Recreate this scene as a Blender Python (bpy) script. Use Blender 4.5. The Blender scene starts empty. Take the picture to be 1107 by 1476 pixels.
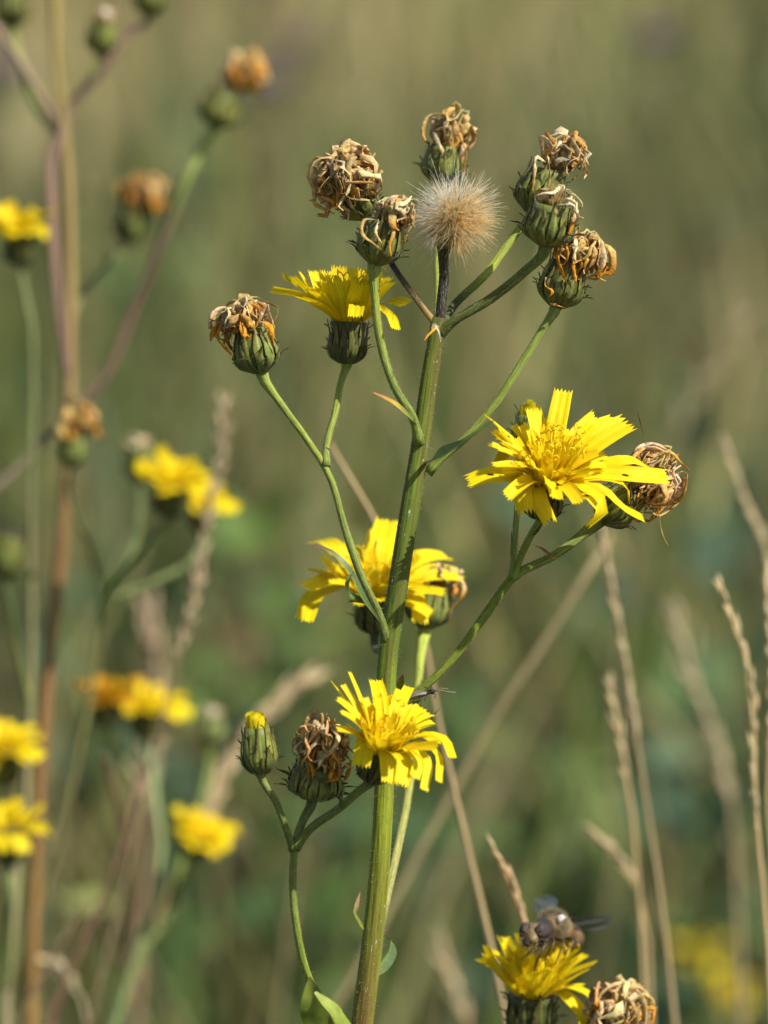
import bpy, math, random
import numpy as np
from mathutils import Vector, Matrix, Quaternion

random.seed(7)
RNG = np.random.default_rng(11)
scene = bpy.context.scene
COL = scene.collection
rad = math.radians

# ------------------------------------------------------------------ camera
CAM = Vector((0.0, 0.0, 0.70))
PITCH = rad(10.0)
FOCUS = 0.600
FRAME_W = 0.110                       # metres across the frame in the plane of focus
Fw = Vector((0, math.cos(PITCH), -math.sin(PITCH)))
Up = Vector((0, math.sin(PITCH), math.cos(PITCH)))
Rt = Vector((1, 0, 0))
KPX = FRAME_W / FOCUS / 1107.0
PX = FRAME_W / 1107.0                 # one photo pixel in the focal plane (about 0.1 mm)

cam_data = bpy.data.cameras.new('camera')
cam = bpy.data.objects.new('camera', cam_data)
COL.objects.link(cam)
cam.location = CAM
cam.rotation_euler = (math.pi / 2 - PITCH, 0, 0)
cam_data.sensor_fit = 'HORIZONTAL'
cam_data.sensor_width = 13.0
cam_data.lens = 13.0 * FOCUS / FRAME_W
cam_data.clip_start = 0.01
cam_data.clip_end = 2000
cam_data.dof.use_dof = True
cam_data.dof.focus_distance = FOCUS
cam_data.dof.aperture_fstop = cam_data.lens / 9.5
scene.camera = cam

# ------------------------------------------------------------------ light
SUN_EL, SUN_AZ = rad(47), rad(121)    # azimuth clockwise from +Y (the view direction)
sun_dir = Vector((math.sin(SUN_AZ) * math.cos(SUN_EL), math.cos(SUN_AZ) * math.cos(SUN_EL), math.sin(SUN_EL)))
world = bpy.data.worlds.new('World')
scene.world = world
world.use_nodes = True
wn = world.node_tree.nodes
sky = wn.new('ShaderNodeTexSky')
sky.sky_type = 'NISHITA'
sky.sun_disc = False
sky.sun_elevation = SUN_EL
sky.sun_rotation = SUN_AZ
world.node_tree.links.new(sky.outputs[0], wn['Background'].inputs[0])
wn['Background'].inputs[1].default_value = 0.09
sun_data = bpy.data.lights.new('sun', 'SUN')
sun_data.energy = 5.0
sun_data.angle = rad(0.53)
sun_data.color = (1.0, 0.95, 0.86)
sun = bpy.data.objects.new('sun', sun_data)
COL.objects.link(sun)
sun.rotation_euler = (-sun_dir).to_track_quat('-Z', 'Y').to_euler()
sun.location = (2, -2, 4)

scene.view_settings.view_transform = 'Standard'
scene.view_settings.look = 'None'
scene.view_settings.gamma = 1
scene.view_settings.exposure = 0.40
scene.render.engine = 'CYCLES'
scene.cycles.use_denoising = True
scene.cycles.max_bounces = 6
scene.cycles.diffuse_bounces = 2
scene.cycles.transmission_bounces = 4
scene.cycles.transparent_max_bounces = 8
scene.cycles.sample_clamp_indirect = 4

# ------------------------------------------------------------------ helpers
def P(px, py, d=FOCUS):
    """point seen at photo pixel (px, py), d metres from the lens along the view"""
    return CAM + Fw * d + Rt * ((px - 553.5) * KPX * d) + Up * ((738 - py) * KPX * d)

def A3(ax, ay, az=0.0):
    """direction from right / up / toward-the-lens amounts"""
    return (Rt * ax + Up * ay - Fw * az).normalized()

def srgb(r, g, b):
    f = lambda c: (c / 12.92 if c <= 0.04045 else ((c + 0.055) / 1.055) ** 2.4)
    return (f(r / 255), f(g / 255), f(b / 255))

def mixc(a, b, t):
    return tuple(x + (y - x) * t for x, y in zip(a, b))

def jit(c, s=0.12):
    k = 1 + random.uniform(-s, s)
    return tuple(max(0.0, min(1.0, x * k * (1 + random.uniform(-s, s) * 0.4))) for x in c)

class Geo:
    def __init__(self):
        self.v, self.f, self.c, self.t = [], [], [], []
    def add(self, verts, faces, cols, tcs):
        o = len(self.v)
        self.v += verts
        self.f += [tuple(i + o for i in f) for f in faces]
        self.c += cols
        self.t += tcs

ORIGIN = {}

def empty(name, loc):
    o = bpy.data.objects.new(name, None)
    o.empty_display_size = 0.01
    o.location = loc
    COL.objects.link(o)
    ORIGIN[o] = Vector(loc)
    return o

def build(name, geo, mat, parent=None, origin=None, kind=None):
    if origin is None:
        origin = Vector(geo.v[0])
    origin = Vector(origin)
    me = bpy.data.meshes.new(name)
    me.from_pydata([(x[0] - origin[0], x[1] - origin[1], x[2] - origin[2]) for x in geo.v], [], geo.f)
    a = me.attributes.new('Col', 'FLOAT_COLOR', 'POINT')
    a.data.foreach_set('color', np.array([(c[0], c[1], c[2], 1.0) for c in geo.c], dtype=np.float32).ravel())
    a = me.attributes.new('tc', 'FLOAT_VECTOR', 'POINT')
    a.data.foreach_set('vector', np.array([(t[0], t[1], t[2] if len(t) > 2 else 0.0) for t in geo.t], dtype=np.float32).ravel())
    me.polygons.foreach_set('use_smooth', np.ones(len(me.polygons), dtype=bool))
    me.materials.append(mat)
    o = bpy.data.objects.new(name, me)
    COL.objects.link(o)
    ORIGIN[o] = origin
    if parent is not None:
        o.parent = parent
        o.location = origin - ORIGIN[parent]
    else:
        o.location = origin
    if kind:
        o['kind'] = kind
    return o

def tag(o, label, cat, group=None):
    o['label'] = label
    o['category'] = cat
    if group:
        o['group'] = group
    return o

def spline(pts, n):
    """smooth curve through pts, n samples, even in chord length (safe with uneven spacing)"""
    pts = [Vector(p) for p in pts]
    if len(pts) == 2:
        return [pts[0].lerp(pts[1], i / (n - 1)) for i in range(n)]
    lens = [max(1e-9, (pts[i + 1] - pts[i]).length) for i in range(len(pts) - 1)]
    slope = [(pts[i + 1] - pts[i]) / lens[i] for i in range(len(lens))]
    tang = [slope[0]]
    for i in range(1, len(pts) - 1):
        a, b = lens[i - 1], lens[i]
        tang.append((slope[i - 1] * b + slope[i] * a) / (a + b))
    tang.append(slope[-1])
    tot = sum(lens)
    out = []
    for k in range(n):
        s = tot * k / (n - 1)
        i = 0
        while i < len(lens) - 1 and s > lens[i]:
            s -= lens[i]
            i += 1
        l = lens[i]
        t = min(1.0, s / l)
        t2, t3 = t * t, t * t * t
        out.append(pts[i] * (2 * t3 - 3 * t2 + 1) + tang[i] * (l * (t3 - 2 * t2 + t)) + pts[i + 1] * (3 * t2 - 2 * t3) + tang[i + 1] * (l * (t3 - t2)))
    return out

def lerp_list(vals, t):
    if not isinstance(vals, (list, tuple)) or len(vals) == 1:
        return vals if not isinstance(vals, (list, tuple)) else vals[0]
    x = t * (len(vals) - 1)
    i = min(int(x), len(vals) - 2)
    f = x - i
    a, b = vals[i], vals[i + 1]
    if isinstance(a, tuple):
        return mixc(a, b, f)
    return a + (b - a) * f

def frames(path):
    n = len(path)
    T = [(path[min(i + 1, n - 1)] - path[max(i - 1, 0)]).normalized() for i in range(n)]
    ref = Vector((0, -1, 0)) if abs(T[0].y) < 0.9 else Vector((1, 0, 0))
    N = (ref - T[0] * ref.dot(T[0])).normalized()
    out = []
    for i in range(n):
        N = (N - T[i] * N.dot(T[i])).normalized()
        out.append((T[i], N, T[i].cross(N)))
    return out

def tube(geo, pts, radii, cols, n=24, sides=12, ridge=0.0, nridge=7, wob=0.0, sm=True, flat=1.0, v0=0.0):
    path = spline(pts, n) if sm else [Vector(p) for p in pts]
    n = len(path)
    fr = frames(path)
    V, F, C, Tc = [], [], [], []
    L = 0.0
    for i in range(n):
        if i:
            L += (path[i] - path[i - 1]).length
        t = i / (n - 1)
        r = lerp_list(radii, t) * (1 + wob * random.uniform(-1, 1))
        c = lerp_list(cols, t)
        for k in range(sides):
            a = 2 * math.pi * k / sides
            rr = r * (1 + ridge * math.cos(nridge * a))
            V.append(path[i] + fr[i][1] * (math.cos(a) * rr * flat) + fr[i][2] * (math.sin(a) * rr))
            C.append(c)
            Tc.append((math.cos(a) * 0.5, math.sin(a) * 0.5, (L + v0) * 1000 * 0.1))
    for i in range(n - 1):
        for k in range(sides):
            a, b = i * sides + k, i * sides + (k + 1) % sides
            F.append((a, b, b + sides, a + sides))
    F.append(tuple(range(sides - 1, -1, -1)))
    F.append(tuple((n - 1) * sides + k for k in range(sides)))
    geo.add(V, F, C, Tc)
    return path

# ------------------------------------------------------------------ materials
def material(name, rough=0.6, transl=0.0, noise=0.25, nscale=900.0, tcstretch=None, spec=0.3, sheen=0.0,
             bump=0.0, bscale=2500.0, veins=0.0, fleck=None, tint=None, blotch=None):
    m = bpy.data.materials.new(name)
    m.use_nodes = True
    nt = m.node_tree
    N, L = nt.nodes, nt.links
    bsdf = N['Principled BSDF']
    out = N['Material Output']
    at = N.new('ShaderNodeAttribute'); at.attribute_name = 'Col'
    tc = N.new('ShaderNodeAttribute'); tc.attribute_name = 'tc'
    ob = N.new('ShaderNodeTexCoord')
    oi = N.new('ShaderNodeObjectInfo')
    vec = ob.outputs['Object']
    if tcstretch:
        mp = N.new('ShaderNodeMapping'); mp.inputs['Scale'].default_value = tcstretch
        L.new(tc.outputs['Vector'], mp.inputs['Vector'])
        vec = mp.outputs[0]
    ns = N.new('ShaderNodeTexNoise'); ns.inputs['Scale'].default_value = 1.0 if tcstretch else nscale
    ns.inputs['Detail'].default_value = 4
    L.new(vec, ns.inputs['Vector'])
    mr = N.new('ShaderNodeMapRange')
    mr.inputs['From Min'].default_value = 0.3; mr.inputs['From Max'].default_value = 0.7
    mr.inputs['To Min'].default_value = 1 - noise; mr.inputs['To Max'].default_value = 1 + noise
    L.new(ns.outputs[0], mr.inputs['Value'])
    # a little difference from piece to piece
    mo = N.new('ShaderNodeMapRange'); mo.inputs['To Min'].default_value = 0.92; mo.inputs['To Max'].default_value = 1.06
    L.new(oi.outputs['Random'], mo.inputs['Value'])
    mm = N.new('ShaderNodeMath'); mm.operation = 'MULTIPLY'
    L.new(mr.outputs[0], mm.inputs[0]); L.new(mo.outputs[0], mm.inputs[1])
    mul = N.new('ShaderNodeVectorMath'); mul.operation = 'SCALE'
    L.new(at.outputs['Color'], mul.inputs[0]); L.new(mm.outputs[0], mul.inputs['Scale'])
    col = mul.outputs[0]
    if veins:
        sx = N.new('ShaderNodeSeparateXYZ'); L.new(tc.outputs['Vector'], sx.inputs[0])
        w = N.new('ShaderNodeMath'); w.operation = 'MULTIPLY'; w.inputs[1].default_value = 2 * math.pi * 9
        L.new(sx.outputs[0], w.inputs[0])
        s = N.new('ShaderNodeMath'); s.operation = 'SINE'; L.new(w.outputs[0], s.inputs[0])
        r2 = N.new('ShaderNodeMapRange'); r2.inputs['From Min'].default_value = -1
        r2.inputs['To Min'].default_value = 1 - veins; r2.inputs['To Max'].default_value = 1.0
        L.new(s.outputs[0], r2.inputs['Value'])
        m2 = N.new('ShaderNodeVectorMath'); m2.operation = 'SCALE'
        L.new(col, m2.inputs[0]); L.new(r2.outputs[0], m2.inputs['Scale'])
        col = m2.outputs[0]
    for spec_ in (blotch, fleck):
        if spec_ is None:
            continue
        fc, stretch, lo, hi, amt = spec_
        mp2 = N.new('ShaderNodeMapping'); mp2.inputs['Scale'].default_value = stretch
        L.new(tc.outputs['Vector'], mp2.inputs['Vector'])
        n2 = N.new('ShaderNodeTexNoise'); n2.inputs['Scale'].default_value = 1; n2.inputs['Detail'].default_value = 3
        L.new(mp2.outputs[0], n2.inputs['Vector'])
        r3 = N.new('ShaderNodeMapRange'); r3.inputs['From Min'].default_value = lo; r3.inputs['From Max'].default_value = hi
        r3.inputs['To Max'].default_value = amt
        L.new(n2.outputs[0], r3.inputs['Value'])
        mx = N.new('ShaderNodeMix'); mx.data_type = 'RGBA'
        L.new(r3.outputs[0], mx.inputs['Factor']); L.new(col, mx.inputs[6]); mx.inputs[7].default_value = (*fc, 1)
        col = mx.outputs[2]
    L.new(col, bsdf.inputs['Base Color'])
    bsdf.inputs['Roughness'].default_value = rough
    bsdf.inputs['Specular IOR Level'].default_value = spec
    if sheen:
        bsdf.inputs['Sheen Weight'].default_value = sheen
        bsdf.inputs['Sheen Roughness'].default_value = 0.4
    if bump:
        bn = N.new('ShaderNodeTexNoise'); bn.inputs['Detail'].default_value = 3
        if tcstretch:
            bn.inputs['Scale'].default_value = 1.7; L.new(vec, bn.inputs['Vector'])
        else:
            bn.inputs['Scale'].default_value = bscale; L.new(ob.outputs['Object'], bn.inputs['Vector'])
        b = N.new('ShaderNodeBump'); b.inputs['Strength'].default_value = bump; b.inputs['Distance'].default_value = 0.0003
        L.new(bn.outputs[0], b.inputs['Height']); L.new(b.outputs[0], bsdf.inputs['Normal'])
    if transl:
        tr = N.new('ShaderNodeBsdfTranslucent'); L.new(col, tr.inputs['Color'])
        mixn = N.new('ShaderNodeMixShader'); mixn.inputs[0].default_value = transl
        L.new(bsdf.outputs[0], mixn.inputs[1]); L.new(tr.outputs[0], mixn.inputs[2])
        L.new(mixn.outputs[0], out.inputs['Surface'])
    return m

M = {}
M['petal'] = material('petal', 0.55, 0.36, 0.06, 500, spec=0.2, veins=0.18, bump=0.15, bscale=1200)
M['style'] = material('style', 0.6, 0.2, 0.1, 900)
M['stem'] = material('stem', 0.7, 0, 0.34, tcstretch=(5, 5, 1.2), spec=0.15, sheen=0.06, bump=0.6,
                     blotch=(srgb(88, 62, 40), (1.6, 1.6, 0.25), 0.48, 0.66, 0.7),
                     fleck=(srgb(205, 208, 190), (9, 9, 9), 0.68, 0.73, 0.7))
M['branch'] = material('branch', 0.6, 0, 0.34, tcstretch=(4, 4, 2.5), spec=0.15, sheen=0.08, bump=0.7,
                       fleck=(srgb(195, 205, 165), (14, 14, 14), 0.56, 0.72, 0.5))
M['dry_stem'] = material('dry_stem', 0.7, 0, 0.25, tcstretch=(4, 4, 0.8), spec=0.2, bump=0.3)
M['bract'] = material('bract', 0.55, 0.08, 0.22, 1400, spec=0.3, sheen=0.15, bump=0.2)
M['withered'] = material('withered', 0.75, 0.28, 0.35, 1600, spec=0.2, bump=0.5, bscale=2600)
M['pappus'] = material('pappus', 0.5, 0.75, 0.1, 800, spec=0.3)
M['leaf'] = material('leaf', 0.5, 0.25, 0.25, 500, spec=0.35, bump=0.3, bscale=900)
M['straw'] = material('straw', 0.7, 0.12, 0.25, 400, spec=0.2)
M['fly_body'] = material('fly_body', 0.45, 0, 0.2, 1500, spec=0.4)
M['fly_hair'] = material('fly_hair', 0.6, 0.2, 0.1, 900)
M['fly_eye'] = material('fly_eye', 0.6, 0, 0.3, 900, spec=0.15)
M['meadow'] = material('meadow', 0.6, 0.28, 0.15, 30, spec=0.25)

def wing_material():
    m = bpy.data.materials.new('fly_wing'); m.use_nodes = True
    N, L = m.node_tree.nodes, m.node_tree.links
    b = N['Principled BSDF']
    at = N.new('ShaderNodeAttribute'); at.attribute_name = 'Col'
    L.new(at.outputs['Color'], b.inputs['Base Color'])
    b.inputs['Roughness'].default_value = 0.25
    tr = N.new('ShaderNodeBsdfTransparent'); tr.inputs['Color'].default_value = (0.75, 0.77, 0.78, 1)
    mx = N.new('ShaderNodeMixShader'); mx.inputs[0].default_value = 0.45
    L.new(tr.outputs[0], mx.inputs[1]); L.new(b.outputs[0], mx.inputs[2])
    L.new(mx.outputs[0], N['Material Output'].inputs['Surface'])
    return m
M['wing'] = wing_material()

def soil_material():
    m = bpy.data.materials.new('soil'); m.use_nodes = True
    N, L = m.node_tree.nodes, m.node_tree.links
    b = N['Principled BSDF']; b.inputs['Roughness'].default_value = 0.95
    tc = N.new('ShaderNodeTexCoord')
    n1 = N.new('ShaderNodeTexNoise'); n1.inputs['Scale'].default_value = 6; n1.inputs['Detail'].default_value = 6
    L.new(tc.outputs['Object'], n1.inputs['Vector'])
    cr = N.new('ShaderNodeValToRGB')
    cr.color_ramp.elements[0].position = 0.35; cr.color_ramp.elements[0].color = (0.035, 0.04, 0.014, 1)
    cr.color_ramp.elements[1].position = 0.7; cr.color_ramp.elements[1].color = (0.13, 0.105, 0.05, 1)
    L.new(n1.outputs[0], cr.inputs[0]); L.new(cr.outputs[0], b.inputs['Base Color'])
    bp = N.new('ShaderNodeBump'); bp.inputs['Distance'].default_value = 0.03
    n2 = N.new('ShaderNodeTexNoise'); n2.inputs['Scale'].default_value = 40; n2.inputs['Detail'].default_value = 5
    L.new(tc.outputs['Object'], n2.inputs['Vector'])
    L.new(n2.outputs[0], bp.inputs['Height']); L.new(bp.outputs[0], b.inputs['Normal'])
    return m
M['soil'] = soil_material()

# ------------------------------------------------------------------ ground and meadow
g = Geo()
nx = 60
xs = np.sign(np.linspace(-1, 1, nx + 1)) * np.abs(np.linspace(-1, 1, nx + 1)) ** 3 * 600
for j in range(nx + 1):
    for i in range(nx + 1):
        x, y = xs[i], xs[j] + 0.6
        r = math.hypot(x, y)
        z = -0.012 + (0.012 * math.sin(x * 3.1 + y) * math.sin(y * 2.3 - x) if r < 40 else 0)
        g.v.append((x, y, z)); g.c.append((0.1, 0.1, 0.05)); g.t.append((0, 0, 0))
for j in range(nx):
    for i in range(nx):
        a = j * (nx + 1) + i
        g.f.append((a, a + 1, a + nx + 2, a + nx + 1))
ground = build('ground', g, M['soil'], origin=(0, 0, 0), kind='structure')

def np_mesh(name, V, F, C, mat, label, cat):
    me = bpy.data.meshes.new(name)
    V = V.reshape(-1, 3).astype(np.float32); C = C.reshape(-1, 3).astype(np.float32); F = F.reshape(-1, 3).astype(np.int32)
    me.vertices.add(len(V)); me.vertices.foreach_set('co', V.ravel())
    me.loops.add(len(F) * 3); me.loops.foreach_set('vertex_index', F.ravel())
    me.polygons.add(len(F)); me.polygons.foreach_set('loop_start', np.arange(len(F), dtype=np.int32) * 3)
    try:
        me.polygons.foreach_set('loop_total', np.full(len(F), 3, dtype=np.int32))
    except Exception:
        pass
    me.update(calc_edges=True)
    a = me.attributes.new('Col', 'FLOAT_COLOR', 'POINT')
    a.data.foreach_set('color', np.concatenate([C, np.ones((len(C), 1), np.float32)], 1).ravel())
    me.polygons.foreach_set('use_smooth', np.ones(len(F), dtype=bool))
    me.materials.append(mat)
    o = bpy.data.objects.new(name, me); COL.objects.link(o)
    o['kind'] = 'stuff'
    tag(o, label, cat)
    return o

def scatter(n, dmin, dmax, power=1.0, side=0.22, base=0.35):
    """ground positions in front of the camera, denser near"""
    u = RNG.random(n)
    d = (dmin ** (1 - power) + u * (dmax ** (1 - power) - dmin ** (1 - power))) ** (1 / (1 - power)) if power != 1 else dmin * (dmax / dmin) ** u
    x = (RNG.random(n) * 2 - 1) * (base + side * d)
    return x, d

def palette(n, cols, weights):
    cols = np.array(cols); w = np.array(weights, float); w /= w.sum()
    idx = RNG.choice(len(cols), n, p=w)
    return cols[idx] * (1 + RNG.normal(0, 0.16, (n, 1))).clip(0.5, 1.6)

def blades(x, y, h, w, lean, C, bend=0.6, z0=-0.01):
    n = len(x)
    az = RNG.random(n) * 2 * np.pi
    dx, dy = np.cos(az), np.sin(az)
    # half of the blades turn their width across the view
    wz = RNG.random(n) * 2 * np.pi
    wx, wy = np.cos(wz), np.sin(wz) * 0.7
    V = np.zeros((n, 7, 3)); CC = np.zeros((n, 7, 3))
    for k, (t, wf) in enumerate(((0, 0.8), (0.4, 1.0), (0.75, 0.7), (1, 0))):
        off = lean * h * (t * (1 - bend) + bend * t ** 2.2)
        zz = z0 + h * t * np.sqrt(np.clip(1 - (lean * 0.7 * t) ** 2, 0.1, 1))
        cx, cy = x + dx * off, y + dy * off
        if k < 3:
            for s, j in ((-1, 2 * k), (1, 2 * k + 1)):
                V[:, j, 0] = cx + s * wx * w * wf * .5; V[:, j, 1] = cy + s * wy * w * wf * .5; V[:, j, 2] = zz
                CC[:, j] = C
        else:
            V[:, 6, 0] = cx; V[:, 6, 1] = cy; V[:, 6, 2] = zz; CC[:, 6] = C
    f = np.array([[0, 1, 3], [0, 3, 2], [2, 3, 5], [2, 5, 4], [4, 5, 6]])
    F = (np.arange(n)[:, None, None] * 7 + f[None])
    return V, F, CC

def leaves(cx, cy, cz, size, C, tilt=0.9):
    n = len(cx)
    az = RNG.random(n) * 2 * np.pi
    ti = RNG.normal(0.25, tilt, n)
    d = np.stack([np.cos(az) * np.cos(ti), np.sin(az) * np.cos(ti), np.sin(ti)], 1)
    s = np.stack([-np.sin(az), np.cos(az), RNG.normal(0, .4, n)], 1)
    s /= np.linalg.norm(s, axis=1, keepdims=True)
    nn = np.cross(d, s)
    c = np.stack([cx, cy, cz], 1)
    V = np.zeros((n, 6, 3))
    S = size[:, None]; wid = S * RNG.uniform(.28, .5, (n, 1))
    V[:, 0] = c
    V[:, 1] = c + d * S * .4 + s * wid * .9 + nn * S * .08
    V[:, 2] = c + d * S * .4 - s * wid * .9 + nn * S * .08
    V[:, 3] = c + d * S * .75 + s * wid * .6
    V[:, 4] = c + d * S * .75 - s * wid * .6
    V[:, 5] = c + d * S - nn * S * .1
    f = np.array([[0, 1, 2], [1, 3, 4], [1, 4, 2], [3, 5, 4]])
    F = np.arange(n)[:, None, None] * 6 + f[None]
    CC = np.repeat(C[:, None, :], 6, 1)
    return V, F, CC

GREENS = [srgb(70, 92, 44), srgb(60, 84, 52), srgb(92, 108, 48), srgb(62, 80, 62), srgb(106, 112, 60)]
STRAWS = [srgb(150, 134, 92), srgb(134, 116, 78), srgb(122, 116, 76), srgb(168, 152, 112), srgb(118, 94, 68)]


def clumped(n, nc, dmin, dmax, power, cols, weights, rmin, rmax, side=.22, base=.35, var=.42):
    """plants grow in clumps: each clump has its own tone and vigour"""
    cx, cd = scatter(nc, dmin, dmax, power, side, base)
    cc = palette(nc, cols, weights) * np.exp(RNG.normal(0, var, (nc, 1)))
    cr = RNG.uniform(rmin, rmax, nc) * (.6 + .3 * np.minimum(cd, 6)); cv = RNG.uniform(.45, 1.2, nc)
    w = cr ** 1.2; idx = RNG.choice(nc, n, p=w / w.sum())
    x = cx[idx] + RNG.normal(0, 1, n) * cr[idx]; y = cd[idx] + RNG.normal(0, 1, n) * cr[idx]
    ok = y > .74
    return x[ok], y[ok], cc[idx][ok] * (1 + RNG.normal(0, .12, (n, 1))[ok]).clip(.6, 1.5), cv[idx][ok]

GREENS = [srgb(84, 106, 48), srgb(68, 94, 54), srgb(114, 126, 58), srgb(72, 94, 68), srgb(124, 128, 74)]
STRAWS = [srgb(166, 150, 102), srgb(148, 130, 88), srgb(136, 130, 84), srgb(182, 166, 120), srgb(126, 102, 74)]
x, d, C, v = clumped(36000, 700, .80, 7.0, 1.3, GREENS + STRAWS, [5, 4.5, 3, 3, 2, .9, .8, 1.0, .4, .4], .015, .06)
n = len(x)
V, F, C = blades(x, d, RNG.uniform(.12, .32, n) * v, RNG.uniform(.003, .009, n), RNG.uniform(.1, .7, n), C)
np_mesh('short_grass', V, F, C, M['meadow'], 'blurred short green grass covering the meadow floor behind the flowers', 'grass')

x, d, C, v = clumped(30000, 520, .90, 5.0, 1.25, GREENS + STRAWS[:2], [6, 5, 3, 4, 1.5, .3, .3], .012, .045)
n = len(x)
f = np.clip((x / d + .03) * 12, 0, 1)[:, None] * .55
C = C * (1 - f) + palette(n, [srgb(62, 88, 68), srgb(56, 80, 56), srgb(84, 104, 78)], [2, 2, 1]) * f
V, F, C = leaves(x, d, RNG.beta(2.2, 1.4, n) * RNG.uniform(.2, .36, n) * v, RNG.uniform(.012, .045, n), C)
np_mesh('leafy_herbs', V, F, C, M['meadow'], 'dark green leafy herbs out of focus low behind the stems', 'herbs')

x, d, C, v = clumped(46000, 900, 1.7, 30, 1.2, GREENS + STRAWS, [3.4, 2.4, 4.0, 1.4, 4.2, 2.4, 2.4, 3.0, 1.4, 1.2], .03, .12)
n = len(x)
f = np.clip((x / d + .02) * 9, 0, 1)[:, None] * .22
C = C * (1 - f) + palette(n, STRAWS, [2, 3, 2, 1, 2]) * f
hh = RNG.uniform(.25, .52, n) * np.clip(0.55 + d * .12, .5, 1) * v
V, F, C = blades(x, d, hh, RNG.uniform(.003, .009, n) * (1 + d * .06), RNG.uniform(.05, .5, n), C)
np_mesh('tall_dry_grass', V, F, C, M['meadow'], 'tall dry tan grass blurred across the far meadow', 'grass')

n = 1250
x, d = scatter(n, .86, 3.2, 1.3, .16, .12)
V, F, C = blades(x, d, RNG.uniform(.26, .52, n), RNG.uniform(.0014, .0032, n), RNG.uniform(.1, .7, n), palette(n, STRAWS + GREENS, [2, 2, 2, 1.5, 1, 2, 1.5, 2.5, 1, 2]), bend=.4)
np_mesh('grass_stems', V, F, C, M['meadow'], 'thin dry grass stems standing as faint pale streaks over the blurred green', 'grass')

x, d, C, v = clumped(150, 60, .95, 4.0, 1.2, [srgb(176, 152, 112), srgb(150, 124, 88), srgb(190, 168, 130)], [1, 1, 1], .01, .03)
n = len(x)
V, F, C = leaves(x, d, RNG.uniform(.14, .30, n), RNG.uniform(.015, .035, n), C)
np_mesh('dead_leaves', V, F, C, M['meadow'], 'withered brown leaves scattered among the blurred green herbs', 'dead leaves')

# ------------------------------------------------------------------ plant pieces
G_MAIN = srgb(114, 128, 44)
G_PALE = srgb(150, 162, 78)
G_BR = srgb(122, 136, 62)
G_DARK = srgb(66, 78, 46)
BLACKISH = srgb(52, 44, 40)
YEL = srgb(253, 226, 28)
YEL2 = srgb(250, 214, 18)
TAN = srgb(210, 174, 102); ORG = srgb(222, 156, 44); BRN = srgb(152, 106, 52); PALE = srgb(232, 214, 172)

def bract_strip(geo, pts, width, cols, thick=0.18, out=None):
    """lance shaped, slightly keeled scale along pts; `out` is the outward direction"""
    n = 7
    path = spline(pts, n)
    fr = frames(path)
    V, C, T, F = [], [], [], []
    for i in range(n):
        t = i / (n - 1)
        w = width * (0.55 + 0.9 * t - 1.45 * t * t + 0.04) * (1.15 if t < .6 else 1.0)
        w = max(w, width * 0.06)
        tg = fr[i][0]
        o = (out - tg * out.dot(tg)).normalized()
        b = tg.cross(o)
        for k, s in enumerate((-1, -.5, 0, .5, 1)):
            V.append(path[i] + b * (s * w * .5) + o * (thick * width * (1 - s * s)))
            cc = lerp_list(cols, t)
            if abs(s) == 1:
                cc = mixc(cc, G_PALE, .35 * (1 - t))
            if s == 0:
                cc = mixc(cc, (0.01, 0.014, 0.006), .35)
            C.append(cc); T.append((s * .5, t, 0))
    for i in range(n - 1):
        for k in range(4):
            a = i * 5 + k
            F.append((a, a + 1, a + 6, a + 5))
    geo.add(V, F, C, T)

def axes_of(A):
    ref = Vector((1, 0, 0)) if abs(A.x) < .8 else Vector((0, 1, 0))
    X = (ref - A * ref.dot(A)).normalized()
    return X, A.cross(X)

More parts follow.
